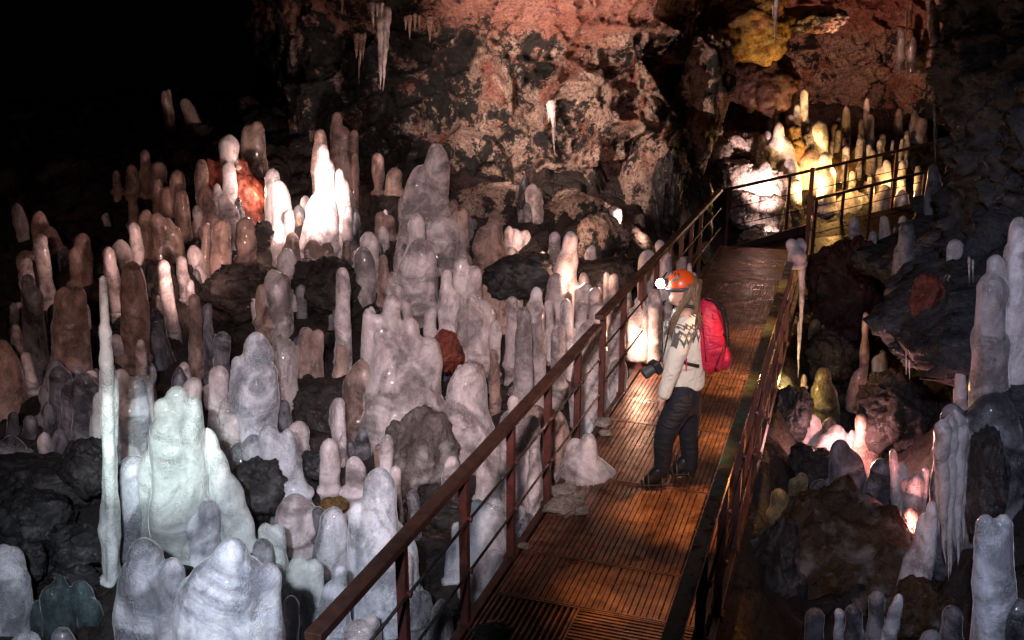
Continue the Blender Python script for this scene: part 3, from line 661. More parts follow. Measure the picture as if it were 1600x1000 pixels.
S('round knob low in front of the bright double dome', 925, [(771, 858, 32, 'f'), (752, 880, 56, 'e')], 'ice_cool')
S('glassy wet lump at the foot of the railing, bottom', 970, [(660, 922, 26, 'e'), (645, 918, 22, 'e')], 'ice_dark')
S('narrow leaning white blade behind the railing, bottom centre', 905, [(715, 815, 20, 'e', -4), (705, 850, 16, 'f', -6)], 'ice_cool')
S('two humped pale mound spilling over the left edge of the walkway', 742, [(919, 676, 26, 'f'), (899, 684, 34, 'f'), (915, 708, 62, 'c')], 'ice', z=.0, foot=.05)
S('small bluish finger above the two humped mound', 690, [(920, 652, 15, 'f')], 'ice_cool')

# ---- the many small nubs between them: nothing tells these apart
rn = random.Random(77)
protos = []
for k in range(5):
    mb = MB(); r_ = .055 + .012 * k
    mb.add(*lobe(Vector((0, 0, -.15)), Vector((rn.uniform(-.03, .03), 0, .16 + .05 * k)), r_, 'fcetf'[k], rn))
    if k % 2: mb.add(*lobe(Vector((.08, 0, -.15)), Vector((.09, .02, .10 + .03 * k)), r_ * .8, 'f', rn))
    protos.append(mesh_obj('ice_nub', mb.v, mb.f, M['ice_dark' if k % 2 else 'ice']))
nub_used = [False] * 5
for k in range(112):
    yy = rn.uniform(0, 1) ** 1.3 * 420 + 330; xx = rn.uniform(20, 960 if yy < 520 else 960 - (yy - 520) * 1.15)
    g_ = ground_hit(xx, yy); i = rn.randrange(5); o = protos[i] if not nub_used[i] else protos[i].copy()
    if nub_used[i]: COL.objects.link(o)
    nub_used[i] = True
    o.location = g_; o.rotation_euler = (rn.uniform(-.06, .06), rn.uniform(-.06, .06), rn.uniform(0, 6.28)); sc_ = rn.uniform(.55, 1.35); o.scale = (sc_, sc_, sc_ * rn.uniform(.7, 1.5))
    tag(o, 'small nub of ice on the dark cave floor between the larger stalagmites', 'ice nub', 'small ice nubs')

sprot = []
for k in range(4):
    mb = MB(); mb.add(*lobe(Vector((0, 0, -.2)), Vector((rn.uniform(-.05, .05), 0, .42 + .10 * k)), .05 + .008 * k, 'ftef'[k], rn))
    if k == 2: mb.add(*lobe(Vector((.09, 0, -.2)), Vector((.10, .03, .30)), .05, 'f', rn))
    mb.ball((0, 0, 0), (.08, .08, .05), 14, 8); sprot.append(mesh_obj('ice_spike', mb.v, mb.f, M['ice']))
sp_used = [False] * 4
for k in range(32):
    yy = rn.uniform(400, 760); xx = rn.uniform(20, 940 if yy < 560 else 940 - (yy - 560) * 1.2)
    g_ = ground_hit(xx, yy); i = rn.randrange(4); o = sprot[i] if not sp_used[i] else sprot[i].copy()
    if sp_used[i]: COL.objects.link(o)
    sp_used[i] = True
    o.location = g_; o.rotation_euler = (rn.uniform(-.04, .04), rn.uniform(-.04, .04), rn.uniform(0, 6.28)); sc_ = rn.uniform(.7, 1.15); o.scale = (sc_, sc_, sc_ * rn.uniform(.7, 1.2))
    tag(o, 'slim plain finger of ice filling a gap between the larger stalagmites', 'ice spike', 'slim ice fingers in the gaps')
for k in range(24):
    xx = rn.uniform(1190, 1440); yy = rn.uniform(235, 330)
    g_ = ground_hit(xx, yy); o = sprot[rn.randrange(4)].copy(); COL.objects.link(o)
    if g_.y < 15.9: g_.y = 15.9 + rn.random() * .4; g_.z = gbase(g_.x, g_.y)
    sc_ = rn.uniform(.5, .9); o.location = g_; o.rotation_euler = (0, 0, rn.uniform(0, 6.28)); o.scale = (sc_, sc_, sc_ * rn.uniform(.5, .9))
    tag(o, 'small golden lit finger of ice in the bank behind the side ramp', 'ice spike', 'small golden ice fingers behind the ramp')
# ---- behind the side ramp, lit yellow
def SY(label, yb, lobes, Y, mat='ice'): return S(label, yb, lobes, mat, Y=Y)
SY('tallest yellow lit finger above the side ramp', 232, [(1257, 137, 13, 'f'), (1257, 180, 20, 'f'), (1268, 192, 20, 'f')], 17.2)
SY('yellow lit pair with a square left shoulder, left of the tallest yellow one', 180, [(1241, 145, 13, 'f'), (1228, 158, 12, 'f')], 17.6)
SY('pale yellow finger below the square shouldered pair', 208, [(1246, 162, 12, 'f'), (1236, 178, 16, 'c')], 17.1)
SY('small yellow spike on the left shoulder of the lit slope', 225, [(1213, 172, 8, 'f'), (1207, 182, 24, 'c')], 17.2)
SY('white oval nub on the lit slope under the small yellow spike', 215, [(1199, 203, 13, 'e')], 16.8)
SY('yellow lit leaning paddle right of the tallest yellow finger', 245, [(1281, 188, 20, 'b', 8), (1276, 192, 18, 'b')], 16.9)
SY('large glowing yellow stalagmite crossed by the ramp handrail', 330, [(1290, 236, 22, 'f'), (1291, 255, 30, 'f')], 16.1)
SY('pinkish stalagmite behind the second ramp post', 335, [(1243, 278, 22, 'f')], 16.1)
SY('brown banded finger standing apart in the dark above the ramp', 225, [(1322, 166, 13, 'f'), (1320, 195, 11, 'f')], 17.6)
SY('small dim stub left of the brown banded finger', 205, [(1311, 184, 9, 'f')], 17.9)
SY('short stub below the brown banded finger', 248, [(1324, 224, 9, 'f')], 17.1)
SY('thinnest tall finger above the ramp, far right group', 205, [(1355, 153, 9, 'f')], 17.9)
SY('blunt finger just right of the thinnest tall one', 217, [(1360, 178, 12, 'f')], 17.7)
SY('short finger left of the thinnest tall one', 212, [(1346, 186, 9, 'f')], 17.7)
SY('stepped pair below the short finger above the ramp', 250, [(1344, 208, 8, 'f'), (1348, 214, 11, 'f')], 17.2)
SY('twin blunt fingers above the middle of the ramp handrail', 275, [(1358, 225, 9, 'f'), (1362, 233, 13, 'f')], 16.9)
SY('single slim finger right of the twin blunt ones', 262, [(1375, 218, 10, 'f')], 17.0)
SY('yellowish low pair behind the ramp rods', 300, [(1385, 249, 13, 'f'), (1375, 262, 16, 'f')], 16.5)
SY('grey yellow finger behind the right ramp rods', 305, [(1411, 250, 13, 'f')], 16.5)
SY('last slim yellow finger by the dark wall', 308, [(1435, 257, 11, 'f')], 16.4)
SY('bright yellow dome behind the middle of the ramp', 335, [(1384, 287, 20, 'f'), (1376, 300, 26, 'f')], 16.0)
SY('bright yellow half dome right of the first yellow dome', 325, [(1410, 295, 22, 'f')], 16.0)
SY('thin bright yellow leaning shard at the right end of the ramp', 322, [(1436, 284, 9, 'c', -8)], 16.0)
SY('pale stub behind the low front handrail, left end', 345, [(1265, 335, 28, 'c'), (1280, 345, 24, 'c')], 16.0)
SY('dim pink cone in the dark at the upper right', 240, [(1430, 170, 16, 'c'), (1443, 183, 18, 'f')], 17.8, 'ice_warm')
SY('dim brownish cone left of the dim pink one', 225, [(1405, 168, 13, 'c')], 18, 'ice_warm')
SY('small dim stub under the dim brownish cone', 222, [(1418, 203, 9, 'f')], 17.6, 'ice_warm')
SY('faint grey finger high on the dark wall ledge', 90, [(1408, 44, 12, 'f')], 18.2, 'ice_dark')
SY('faint rounder finger beside the other high on the ledge', 95, [(1427, 56, 13, 'f')], 18.2, 'ice_dark')
SY('small dim pointed stub behind the glowing yellow paddle', 215, [(1305, 192, 11, 'c')], 17.4, 'ice_warm')
SY('pale pink flowstone slope of ice under the small yellow spike', 330, [(1217, 188, 20, 'c'), (1227, 214, 30, 'c'), (1208, 218, 26, 'c'), (1238, 250, 34, 'c'), (1222, 262, 46, 'c')], 16.6)
SY('brown veined slope of ice under the tallest yellow finger', 330, [(1268, 232, 44, 'c'), (1256, 262, 44, 'c')], 16.75, 'ice_warm')
SY('glaring white frozen cascade behind the kick board', 392, [(1180, 262, 30, 'c'), (1196, 250, 24, 'c'), (1208, 285, 34, 'c'), (1168, 300, 34, 'c'), (1190, 320, 50, 'c'), (1150, 262, 22, 'c')], 16.0)
SY('stout yellow stub left of the brown banded finger', 300, [(1305, 248, 26, 'c')], 17.0, 'ice_warm')
SY('low yellow ridge of ice behind the second ramp rod', 335, [(1330, 292, 24, 'f'), (1345, 300, 26, 'f'), (1318, 305, 22, 'f')], 16.3)
SY('slim stub of ice between the low yellow ridge and the first dome', 330, [(1361, 285, 12, 'f')], 16.4)
SY('short finger of ice behind the first ramp post', 345, [(1225, 318, 15, 'f'), (1214, 330, 14, 'f')], 16.0)
# ---- hanging under / in front of the ramp
def SF(label, yb, lobes, Y, mat='ice_warm'): return S(label, yb, lobes, mat, Y=Y)
SF('pink white stalagmite under the left end of the low front handrail', 430, [(1335, 338, 18, 'f'), (1345, 362, 14, 'f')], 13.0, 'ice')
SF('tall smooth grey stalagmite in front of the ramp fascia', 445, [(1381, 335, 19, 'f'), (1386, 380, 24, 'f')], 12.8, 'ice')
SF('shorter grey stalagmite left of the tall smooth one', 440, [(1364, 360, 15, 'f'), (1366, 382, 20, 'f')], 12.8, 'ice')
SF('pinkish block of ice beside the dark wall under the ramp', 420, [(1411, 336, 17, 'f'), (1404, 350, 18, 'f')], 12.9, 'ice')
SF('long pale grey sheet of ice clinging to the dark wall edge', 470, [(1417, 345, 26, 'f'), (1410, 380, 30, 'f')], 9.6, 'ice_dark')
# ---- right of the walkway
S('slender waisted stalagmite in the dark hollow right of the walkway', 612, [(1353, 487, 15, 'w'), (1345, 575, 26, 'c')], 'ice_warm', Y=10)
S('dark twin knobbed stalagmite right of the slender waisted one', 622, [(1380, 545, 14, 'f'), (1374, 553, 22, 'f')], 'ice_dark', Y=9.8)
S('small greenish oval stub by the right railing', 535, [(1275, 498, 17, 'e')], 'ice_olive', Y=11.2)
S('yellowish lumpy ice cone right of the railing', 630, [(1288, 573, 20, 'b'), (1285, 590, 38, 'c')], 'ice_olive', Y=9.8)
S('small pink stub left of the yellowish lumpy cone', 605, [(1257, 584, 10, 'f')], 'ice_warm', Y=9.9)
S('leaning pink double finger above the pink lit mound', 668, [(1383, 612, 14, 'f', -24), (1370, 614, 14, 'f', -10), (1378, 630, 14, 'f', -12)], 'ice', Y=9.2)
S('rounded pink white nub at the left of the pink lit mound', 690, [(1268, 646, 24, 'e'), (1258, 672, 40, 'c')], 'ice', Y=8.9)
S('bright pink white square nub on the pink lit mound', 705, [(1308, 663, 26, 'f'), (1320, 674, 22, 'f'), (1296, 676, 44, 'c'), (1332, 671, 12, 'f')], 'ice', Y=8.7)
S('reddish dome behind the bright pink white nub', 680, [(1297, 651, 30, 'c')], 'ice_warm', Y=9.1)
S('hooded brownish grey figure of ice in the pink lit group', 800, [(1346, 646, 26, 'e'), (1360, 680, 32, 'c'), (1366, 710, 40, 'f')], 'ice_warm', Y=8.5)
S('dark grey smooth shell in front of the pink lit mound', 830, [(1314, 686, 40, 'f'), (1328, 702, 36, 'f', 22)], 'ice_dark', Y=7.9)
S('slim grey finger left of the dark grey shell', 770, [(1297, 710, 18, 'f')], 'ice_dark', Y=8.)
S('tall purplish grey column with a drooping foot', 900, [(1378, 716, 42, 'f'), (1372, 740, 50, 'f')], 'ice_dark', Y=7.7)
S('bright pink glowing fin of ice in a gap by the right wall', 820, [(1448, 728, 14, 'f', -14), (1434, 738, 26, 'f', -8), (1418, 745, 22, 'f')], 'ice', Y=7.2)
S('pink curved blade left of the glowing fin', 790, [(1395, 700, 14, 'c', 16), (1410, 722, 18, 'c', 6)], 'ice', Y=7.4)
S('deep red lump under the glowing fin', 850, [(1424, 792, 26, 'e')], 'ice_warm', Y=7.0)
S('olive yellow wet dome at the edge of the brown slope', 880, [(1218, 763, 36, 'f'), (1210, 790, 30, 'f')], 'ice_olive', Y=7.2)
S('olive clear twin bumps above the brown slope', 800, [(1253, 738, 18, 'f'), (1241, 746, 20, 'f')], 'ice_olive', Y=7.6)
S('grey misty nub on the brown slope', 800, [(1284, 748, 30, 'e')], 'ice_dark', Y=7.4)
S('grey green tall dome at the bottom, right of the railing', 1060, [(1275, 950, 32, 'f')], 'ice_dark', Y=5.9)
S('small blue round stub at the bottom beside a grey green dome', 1050, [(1311, 950, 18, 'f')], 'ice_cool', Y=6.)
S('bluish peaked stalagmite at the bottom right', 1060, [(1334, 945, 30, 'f'), (1336, 975, 40, 'f')], 'ice_dark', Y=5.9)
S('blue glassy column at the bottom right', 1040, [(1371, 923, 28, 'f')], 'ice_dark', Y=6.)
S('slanted white blade beside the blue glassy column', 1040, [(1406, 926, 20, 'c', -26), (1396, 945, 20, 'c', -18)], 'ice_cool', Y=5.9)
S('long slanted grey sheet leaning on the frozen fall', 960, [(1459, 783, 24, 'f', -24), (1448, 800, 30, 'f', -20), (1438, 850, 50, 'c', -14)], 'ice', Y=6.4)
S('dark grey rounded block at the bottom between slant and pillar', 1040, [(1489, 946, 36, 'f')], 'ice_dark', Y=5.6)
S('white cap at the bottom edge left of the double topped pillar', 1060, [(1457, 984, 32, 'e')], 'ice_cool', Y=5.3)
S('large blue grey double topped pillar at the bottom right corner', 1180, [(1541, 803, 36, 'f', -4), (1569, 803, 32, 'f'), (1552, 822, 62, 'f')], 'ice_cool', Y=4.9)
S('dark wet stump in the bottom right corner', 1120, [(1592, 935, 56, 'f')], 'ice_dark', Y=4.8)
S('rounded white finger standing on the black ledge', 462, [(1493, 373, 29, 'f'), (1492, 420, 28, 'f')], 'ice', Y=8.0)
S('large hooded pale column on the right wall', 760, [(1557, 397, 32, 'f'), (1552, 425, 52, 'f'), (1545, 500, 62, 'f')], 'ice', Y=6.6)
S('tall grey stalagmite cut by the right edge', 610, [(1593, 338, 32, 'f'), (1592, 370, 46, 'f')], 'ice', Y=6.6)
S('slim pale finger in front of the right wall', 640, [(1501, 548, 17, 'f'), (1500, 600, 22, 'f')], 'ice', Y=6.9)
S('broad misty blue mass of ice at the right edge', 900, [(1555, 610, 90, 'c'), (1580, 660, 90, 'f'), (1520, 650, 50, 'f'), (1490, 630, 50, 'c')], 'ice_dark', Y=6.45)
S('small speckled cone where the long icicle drips on the wall', 330, [(1459, 255, 20, 'e'), (1460, 270, 24, 'f')], 'ice_dark', Y=11.)
# ---- lone pieces along the walkway
S('yellow white lump of ice at the bottom edge under the right handrail', 1060, [(1100, 985, 44, 'f'), (1040, 988, 30, 'e')], 'ice', Y=4.75)
S('bright little sliver of ice on the walkway edge near the right railing', 530, [(1206, 505, 6, 'c'), (1204, 518, 9, 'e')], 'ice', z=.0, foot=.02)
# ------------------------------------------------------------------ hanging ice
def icicle(label, prongs, Y, mat='ice', group='icicles', name='icicle'):
    """prongs: (x, y_top, y_tip, width_top[, lean px]) ; hangs down from the rock"""
    SEED[0] += 1; rs = random.Random(SEED[0]); mb = MB(); O = at_y(prongs[0][0], prongs[0][1], Y)
    for k, p in enumerate(prongs):
        x, y0, y1, wd = p[:4]; ln = p[4] if len(p) > 4 else 0
        a = at_y(x, y0, Y + .02 * k); b = at_y(x + ln, y1, Y + .02 * k); r = wd / 2 / scale_at(a); n = 26; pts = []; rad = []
        for i in range(n + 1):
            t = i / n; q = a.lerp(b, t); q.x += r * .25 * noise.noise(q * 5); pts.append(q)
            rad.append(max(.0015, min(1, (t / .07 + .02) ** .5) * r * ((1 - t) ** .8 * .9 + .1 * (1 - t)) * (1 + .22 * noise.noise(Vector((x, 0, t * 14))) + .12 * math.sin(t * 40 + k))))
        mb.tube(pts, rad, 12)
    o = mb.build(name, M[mat], smooth_=True, origin=O); tag(o, label, 'icicle', group); return o
icicle('long two pronged white icicle hanging from the reddish roof ledge', [(593, 5, 140, 17, 2), (604, 8, 143, 16, -5), (598, 40, 85, 20)], 13.3)
icicle('ragged brownish icicle bundle left of the two pronged one', [(556, 50, 92, 12, 1), (563, 52, 102, 10), (569, 50, 94, 8, -2), (561, 90, 132, 3)], 13.3, 'ice_warm')
icicle('cluster of short spikes just above the two pronged icicle', [(581, 2, 44, 10, 4), (590, 4, 28, 8), (597, 2, 26, 7), (576, 4, 24, 6)], 13.1)
icicle('single thin dark red icicle at the upper left of the rock', [(534, -5, 24, 7)], 13.3, 'ice_warm')
icicle('fringe of small reddish icicles under the roof ledge', [(640, 22, 62, 8), (648, 20, 50, 7), (655, 22, 46, 6), (634, 24, 48, 7), (671, 22, 66, 12)], 13.3, 'ice_warm')
icicle('crusty white icicle on the middle of the lit rock face', [(862, 156, 208, 15, 3), (865, 180, 242, 8, 1), (858, 160, 190, 10)], 14.2)
icicle('golden icicle hanging at the top above the ochre rock', [(1215, -10, 72, 9, -6), (1208, 8, 30, 5)], 15.6)
icicle('long clear icicle in front of the dark right wall', [(1462, 10, 255, 15, -1), (1467, 80, 225, 11, -4), (1457, 0, 60, 10)], 10.7, 'ice_dark')
icicle('thin dim icicles at the top of the dark right corner', [(1416, 15, 60, 5), (1424, 5, 50, 6), (1452, -10, 62, 14)], 13.5, 'ice_warm')
icicle('short thin drip left of the long clear icicle', [(1448, 120, 165, 4)], 11.5, 'ice_dark')
icicle('pair of thin drips under the grey rock shelf', [(1416, 535, 585, 4), (1421, 538, 592, 5)], 7.6, 'ice')
icicle('glinting thin drips beside the finger on the black ledge', [(1514, 400, 448, 5), (1520, 405, 445, 4)], 7.4, 'ice')
icicle('slender dim icicle hanging in the dark left hollow', [(268, 425, 512, 14, 8), (262, 420, 450, 12)], 10.6, 'ice_warm')
# frozen fall on the right wall
icicle('heavy frozen fall of many fused icicles on the right wall', [(1472, 655, 880, 30, 4), (1486, 650, 900, 26, -2), (1500, 655, 885, 28, -4), (1480, 700, 915, 12, 2), (1492, 640, 860, 34), (1508, 720, 850, 18, -2), (1464, 700, 840, 14, 4)], 6.2, 'ice', name='frozen_fall')
icicle('wet frozen streak under the purplish grey column', [(1372, 820, 935, 34, 0), (1388, 820, 900, 22, 0), (1360, 830, 890, 16)], 7.5, 'ice_dark', name='frozen_fall')
# ice frozen over the end of the right handrail
s = S('forked lump of ice frozen over the far end of the right handrail', 412, [(1237, 372, 17, 'b', 5), (1251, 371, 20, 'b', -3), (1243, 385, 26, 'e')], 'ice', z=.86, foot=.0)
Pe = at_z(1245, 402, .9)
icicle('long frozen drip running down the last right railing post', [(1253, 395, 545, 13, -2), (1250, 500, 590, 8, -3)], Pe.y - .03, 'ice')
# ------------------------------------------------------------------ boulders
def boulder(label, x, y, wpx, hpx, mat='boulder', Y=None, z=None, seed=0, flat=.8, sq=2.6, cuts=8, name='boulder', cat='boulder', group='boulders', rough_=1.):
    """angular rock: centre (x,y) and size in photograph pixels"""
    rs = random.Random(seed or int(x * 7 + y)); 
    if Y is None: Y = ground_hit(x, y + hpx * .35).y
    C_ = at_y(x, y, Y); s_ = scale_at(C_); rx, rz = wpx / 2 / s_, hpx / 2 / s_; ry = (rx + rz) / 2 * flat
    planes = [(Vector((rs.uniform(-1, 1), rs.uniform(-1, .6), rs.uniform(-.7, 1))).normalized(), rs.uniform(.72, .95)) for _ in range(cuts)]
    bm = bmesh.new(); bmesh.ops.create_icosphere(bm, subdivisions=5, radius=1)
    ph = rs.random() * 40
    for v in bm.verts:
        d = v.co.normalized(); e = sum(abs(c) ** sq for c in d) ** (-1 / sq)
        for n_, h in planes:
            k = d.dot(n_)
            if k > .05: e = min(e, h / k)
        w_ = d * (rx + rz) + Vector((ph, 0, 0)); e *= 1 + rough_ * (.12 * noise.fractal(d * 1.7 + Vector((ph, 0, 0)), 1, 2, 4) + .5 * blocks(d + Vector((ph, 0, 0)), 2.1, .13) + .5 * blocks(d + Vector((ph, 3, 0)), 4.6, .07) + .05 * noise.fractal(d * 9 + Vector((ph, 0, 0)), 1, 2, 4))
        v.co = Vector((d.x * e * rx, d.y * e * ry, d.z * e * rz))
    me = bpy.data.meshes.new(name); bm.to_mesh(me); bm.free(); me.polygons.foreach_set('use_smooth', [True] * len(me.polygons)); me.materials.append(M[mat])
    o = bpy.data.objects.new(name, me); COL.objects.link(o); o.location = C_; tag(o, label, cat, group); return o
B = boulder
B('glowing red block of rock carrying the bulb headed stalagmite', 374, 312, 88, 128, 'red_rock', 12.95, seed=5, sq=5, cuts=3)
B('round dark rock right of the red block, in front of the glare', 409, 368, 38, 44, 'boulder', 11.6)
B('large wet black boulder in the middle of the pale stalagmites', 810, 433, 118, 78, 'black_rock', 10.3, seed=11, cuts=5)
B('dark red stone lying under the narrow headed stalagmite', 700, 548, 52, 66, 'red_rock', 8.6, seed=3)
B('rusty edged frosted boulder under the large smooth cone', 655, 735, 130, 190, 'frosted', 7.5, seed=8, cuts=6)
B('dark rock between the frosted boulder and the handrail', 690, 810, 110, 110, 'boulder', 6.9)
B('brown angular rock behind the waisted dim stalagmite', 520, 640, 150, 110, 'boulder', 8.5)
B('dark slope rock under the large white stalagmite', 395, 770, 110, 110, 'black_rock', 7.1, seed=21, sq=3.4)
B('small round dark stone beside the wide frosty hump', 495, 725, 46, 50, 'black_rock', 7.3)
B('olive stone behind the smooth lilac white stalagmite', 522, 792, 44, 30, 'ochre_rock', 7.)
B('flat dark slab leaning at the left edge', 75, 745, 190, 70, 'black_rock', 7.2, seed=33, sq=4)
B('green black block right of the flat dark slab', 130, 730, 84, 90, 'black_rock', 6.9, seed=14, sq=4)
B('black boulder under the flat dark slab', 55, 815, 120, 100, 'black_rock', 6.6)
B('smooth black boulder between teal mound and tall thin column', 130, 850, 100, 80, 'black_rock', 6.3)
B('low dark boulder behind the teal mound', 115, 905, 80, 50, 'black_rock', 6.15)
B('black lump in the bottom left hollow', 40, 880, 60, 70, 'black_rock', 6.3, seed=9)
B('dark slanted rock below the curtain of brown ice', 260, 470, 120, 130, 'floor', 10.8)
B('brown rock under the tall brown column', 385, 460, 130, 90, 'boulder', 10.4)
B('dark rock above the tall slim rod of ice', 515, 445, 110, 90, 'boulder', 10.6)
B('brown rock slope right of the pale mound', 790, 330, 190, 90, 'wall', 13.3, seed=4, sq=2.2)
B('dark rock heap below the lit rock face', 900, 350, 150, 110, 'wall', 13.0, seed=6)
B('crusted lumpy rock right of the orange lit cone', 945, 375, 90, 80, 'wall', 11.8, seed=15)
B('brown rock left of the further railing', 950, 430, 120, 60, 'boulder', 11.)
B('reddish dark rock jutting at the wall foot', 1020, 310, 120, 170, 'wall', 14., seed=18)
B('dark shaded boulder where the wall meets the walkway end', 1075, 330, 70, 130, 'boulder', 14., seed=19)
B('upright bluish black slab left of the walkway end', 1042, 300, 44, 130, 'black_rock', 13.3, seed=20)
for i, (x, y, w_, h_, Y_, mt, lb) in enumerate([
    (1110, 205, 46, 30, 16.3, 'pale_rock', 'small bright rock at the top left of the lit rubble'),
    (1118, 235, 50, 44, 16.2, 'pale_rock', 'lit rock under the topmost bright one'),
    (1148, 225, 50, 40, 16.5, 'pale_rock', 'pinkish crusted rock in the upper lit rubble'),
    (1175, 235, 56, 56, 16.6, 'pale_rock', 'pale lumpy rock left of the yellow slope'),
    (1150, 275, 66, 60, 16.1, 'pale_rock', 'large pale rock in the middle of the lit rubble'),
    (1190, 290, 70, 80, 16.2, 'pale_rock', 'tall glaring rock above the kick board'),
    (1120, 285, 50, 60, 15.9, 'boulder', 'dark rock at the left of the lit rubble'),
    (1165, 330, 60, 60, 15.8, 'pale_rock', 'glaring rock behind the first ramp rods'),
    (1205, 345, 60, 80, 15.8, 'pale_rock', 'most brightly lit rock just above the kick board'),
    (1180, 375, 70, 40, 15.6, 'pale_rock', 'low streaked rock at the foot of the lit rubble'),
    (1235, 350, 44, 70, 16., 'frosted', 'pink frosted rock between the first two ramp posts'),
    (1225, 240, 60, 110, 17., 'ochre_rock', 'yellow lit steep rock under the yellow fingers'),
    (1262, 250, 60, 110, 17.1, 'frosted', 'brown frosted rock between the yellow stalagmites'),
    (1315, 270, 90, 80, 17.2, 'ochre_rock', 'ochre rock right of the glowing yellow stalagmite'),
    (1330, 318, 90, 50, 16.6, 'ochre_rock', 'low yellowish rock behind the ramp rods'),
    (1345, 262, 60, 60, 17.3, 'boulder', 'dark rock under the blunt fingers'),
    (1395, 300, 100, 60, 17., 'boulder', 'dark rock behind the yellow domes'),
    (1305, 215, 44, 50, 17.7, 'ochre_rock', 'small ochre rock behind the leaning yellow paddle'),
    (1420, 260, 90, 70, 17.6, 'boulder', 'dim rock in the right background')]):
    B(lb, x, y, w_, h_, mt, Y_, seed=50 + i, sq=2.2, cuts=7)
B('ochre crusted overhanging rock at the top, left of the golden icicle', 1165, 40, 140, 110, 'ochre_rock', 16.4, seed=71, sq=3, name='rock_overhang', cat='rock', group='overhanging rocks')
B('dark brown overhanging rock below the ochre one', 1190, 120, 110, 110, 'dark_red', 17.2, seed=72, name='rock_overhang', cat='rock', group='overhanging rocks')
B('grey brown block at the top right of the golden icicle', 1270, 30, 120, 40, 'wall', 17.6, seed=73, sq=4, name='rock_overhang', cat='rock', group='overhanging rocks')
B('slanted dark red buttress between the lit rock face and the ochre rock', 1095, 150, 100, 220, 'wall', 15.6, seed=74, name='rock_overhang', cat='rock', group='overhanging rocks')
B('ochre knob of rock catching light behind the long clear icicle', 1487, 160, 40, 80, 'ochre_rock', 12.5, seed=75, name='rock_overhang', cat='rock', group='overhanging rocks')
B('dark red upright rock face under the side ramp', 1320, 470, 110, 190, 'dark_red', 12.3, seed=81, sq=4, flat=.5)
B('dark rock filling the hollow right of the railing', 1300, 560, 90, 100, 'boulder', 10.6)
B('black angular block left of the pink lit mound', 1240, 650, 60, 90, 'black_rock', 8.9)
B('brown wet slope at the bottom right of the railing', 1300, 900, 260, 300, 'brown_wet', 7.0, seed=85, sq=2.2, cuts=5)
B('dark brown rock at the left of the brown wet slope', 1200, 900, 110, 200, 'black_rock', 6.7, seed=86)
B('small red brown boulder under the pink lit mound', 1275, 735, 90, 90, 'boulder', 8.1, seed=87)
B('dark rock right of the pink lit mound', 1400, 640, 130, 130, 'boulder', 8.6, seed=88)
B('brown rock ridge at the bottom under the slanted grey sheet', 1440, 960, 120, 110, 'brown_wet', 6.0, seed=89)
B('black upright block between frozen fall and misty mass', 1548, 760, 52, 170, 'black_rock', 5.95, seed=90, sq=5)
B('glossy black ledge under the rounded white finger', 1475, 505, 150, 110, 'wall_right', 8.1, seed=91)
B('rusty orange streak of rock on the glossy black ledge', 1448, 480, 50, 100, 'red_rock', 7.75, seed=92)
B('grey fringe of rock hanging under the glossy black ledge', 1440, 545, 110, 60, 'wall_right', 7.7, seed=93)
# stones on the walkway
for x, y, w_, h_, lb in ((880, 790, 66, 30, 'flat pale stone on the left edge of the walkway'), (902, 777, 28, 22, 'small grey stone behind the flat pale one'),
                         (880, 765, 44, 24, 'tan stone on the walkway edge below the two humped mound'), (942, 660, 34, 14, 'thin brown stone on the walkway edge'), (908, 798, 26, 14, 'little brownish stone at the tip of the flat pale one'),
                         (818, 853, 20, 10, 'tiny chip of stone at the left walkway edge'), (770, 985, 60, 34, 'mossy dark stone at the lower left corner of the walkway'), (945, 676, 22, 10, 'tiny brown stone under the thin brown one')):
    g_ = at_z(x, y + h_ * .4, .0)
    B(lb, x, y, w_, h_, 'stone' if w_ < 60 or x > 800 else 'boulder', g_.y, name='stone', cat='stone', group='stones on the walkway edge', cuts=9)
# ------------------------------------------------------------------ the hiker
B0 = at_z(1047, 752, 0.0)
def q(x, y, dy=0.): return at_y(x, y, B0.y + dy) - B0
def qz(x, z, dy=0.):
    v = q(x, 650, dy); v.z = z; return v
def skin(name, V, E, Rr, mat, parent, root=0, sub=2, loc=None):
    """one continuous surface grown over a skeleton of joints"""
    me = bpy.data.meshes.new(name); me.from_pydata([tuple(v) for v in V], E, []); me.update()
    o = bpy.data.objects.new(name, me); COL.objects.link(o); me.materials.append(mat)
    m = o.modifiers.new('skin', 'SKIN'); m.use_smooth_shade = True
    if not me.skin_vertices: bpy.context.view_layer.update()
    for i, r in enumerate(Rr):
        sv = me.skin_vertices[0].data[i]; sv.radius = r if isinstance(r, tuple) else (r, r); sv.use_root = (i == root)
    s_ = o.modifiers.new('sub', 'SUBSURF'); s_.levels = sub; s_.render_levels = sub
    if parent: o.parent = parent
    elif loc is not None: o.location = loc
    return o
skinm = plain('skin', (.62, .36, .27), .5, .1, 200, Subsurface_Weight=.3, Subsurface_Scale=.02)
trous = plain('dark_trousers', (.009, .010, .017), .8, .3, 260, folds=.5)
black = plain('black_rubber', (.012, .012, .013), .45, .2, 150)
redf = plain('red_nylon', (.60, .018, .06), .55, .3, 90, folds=.35)
pinkf = plain('pink_strap', (.75, .05, .10), .5, .2, 90)
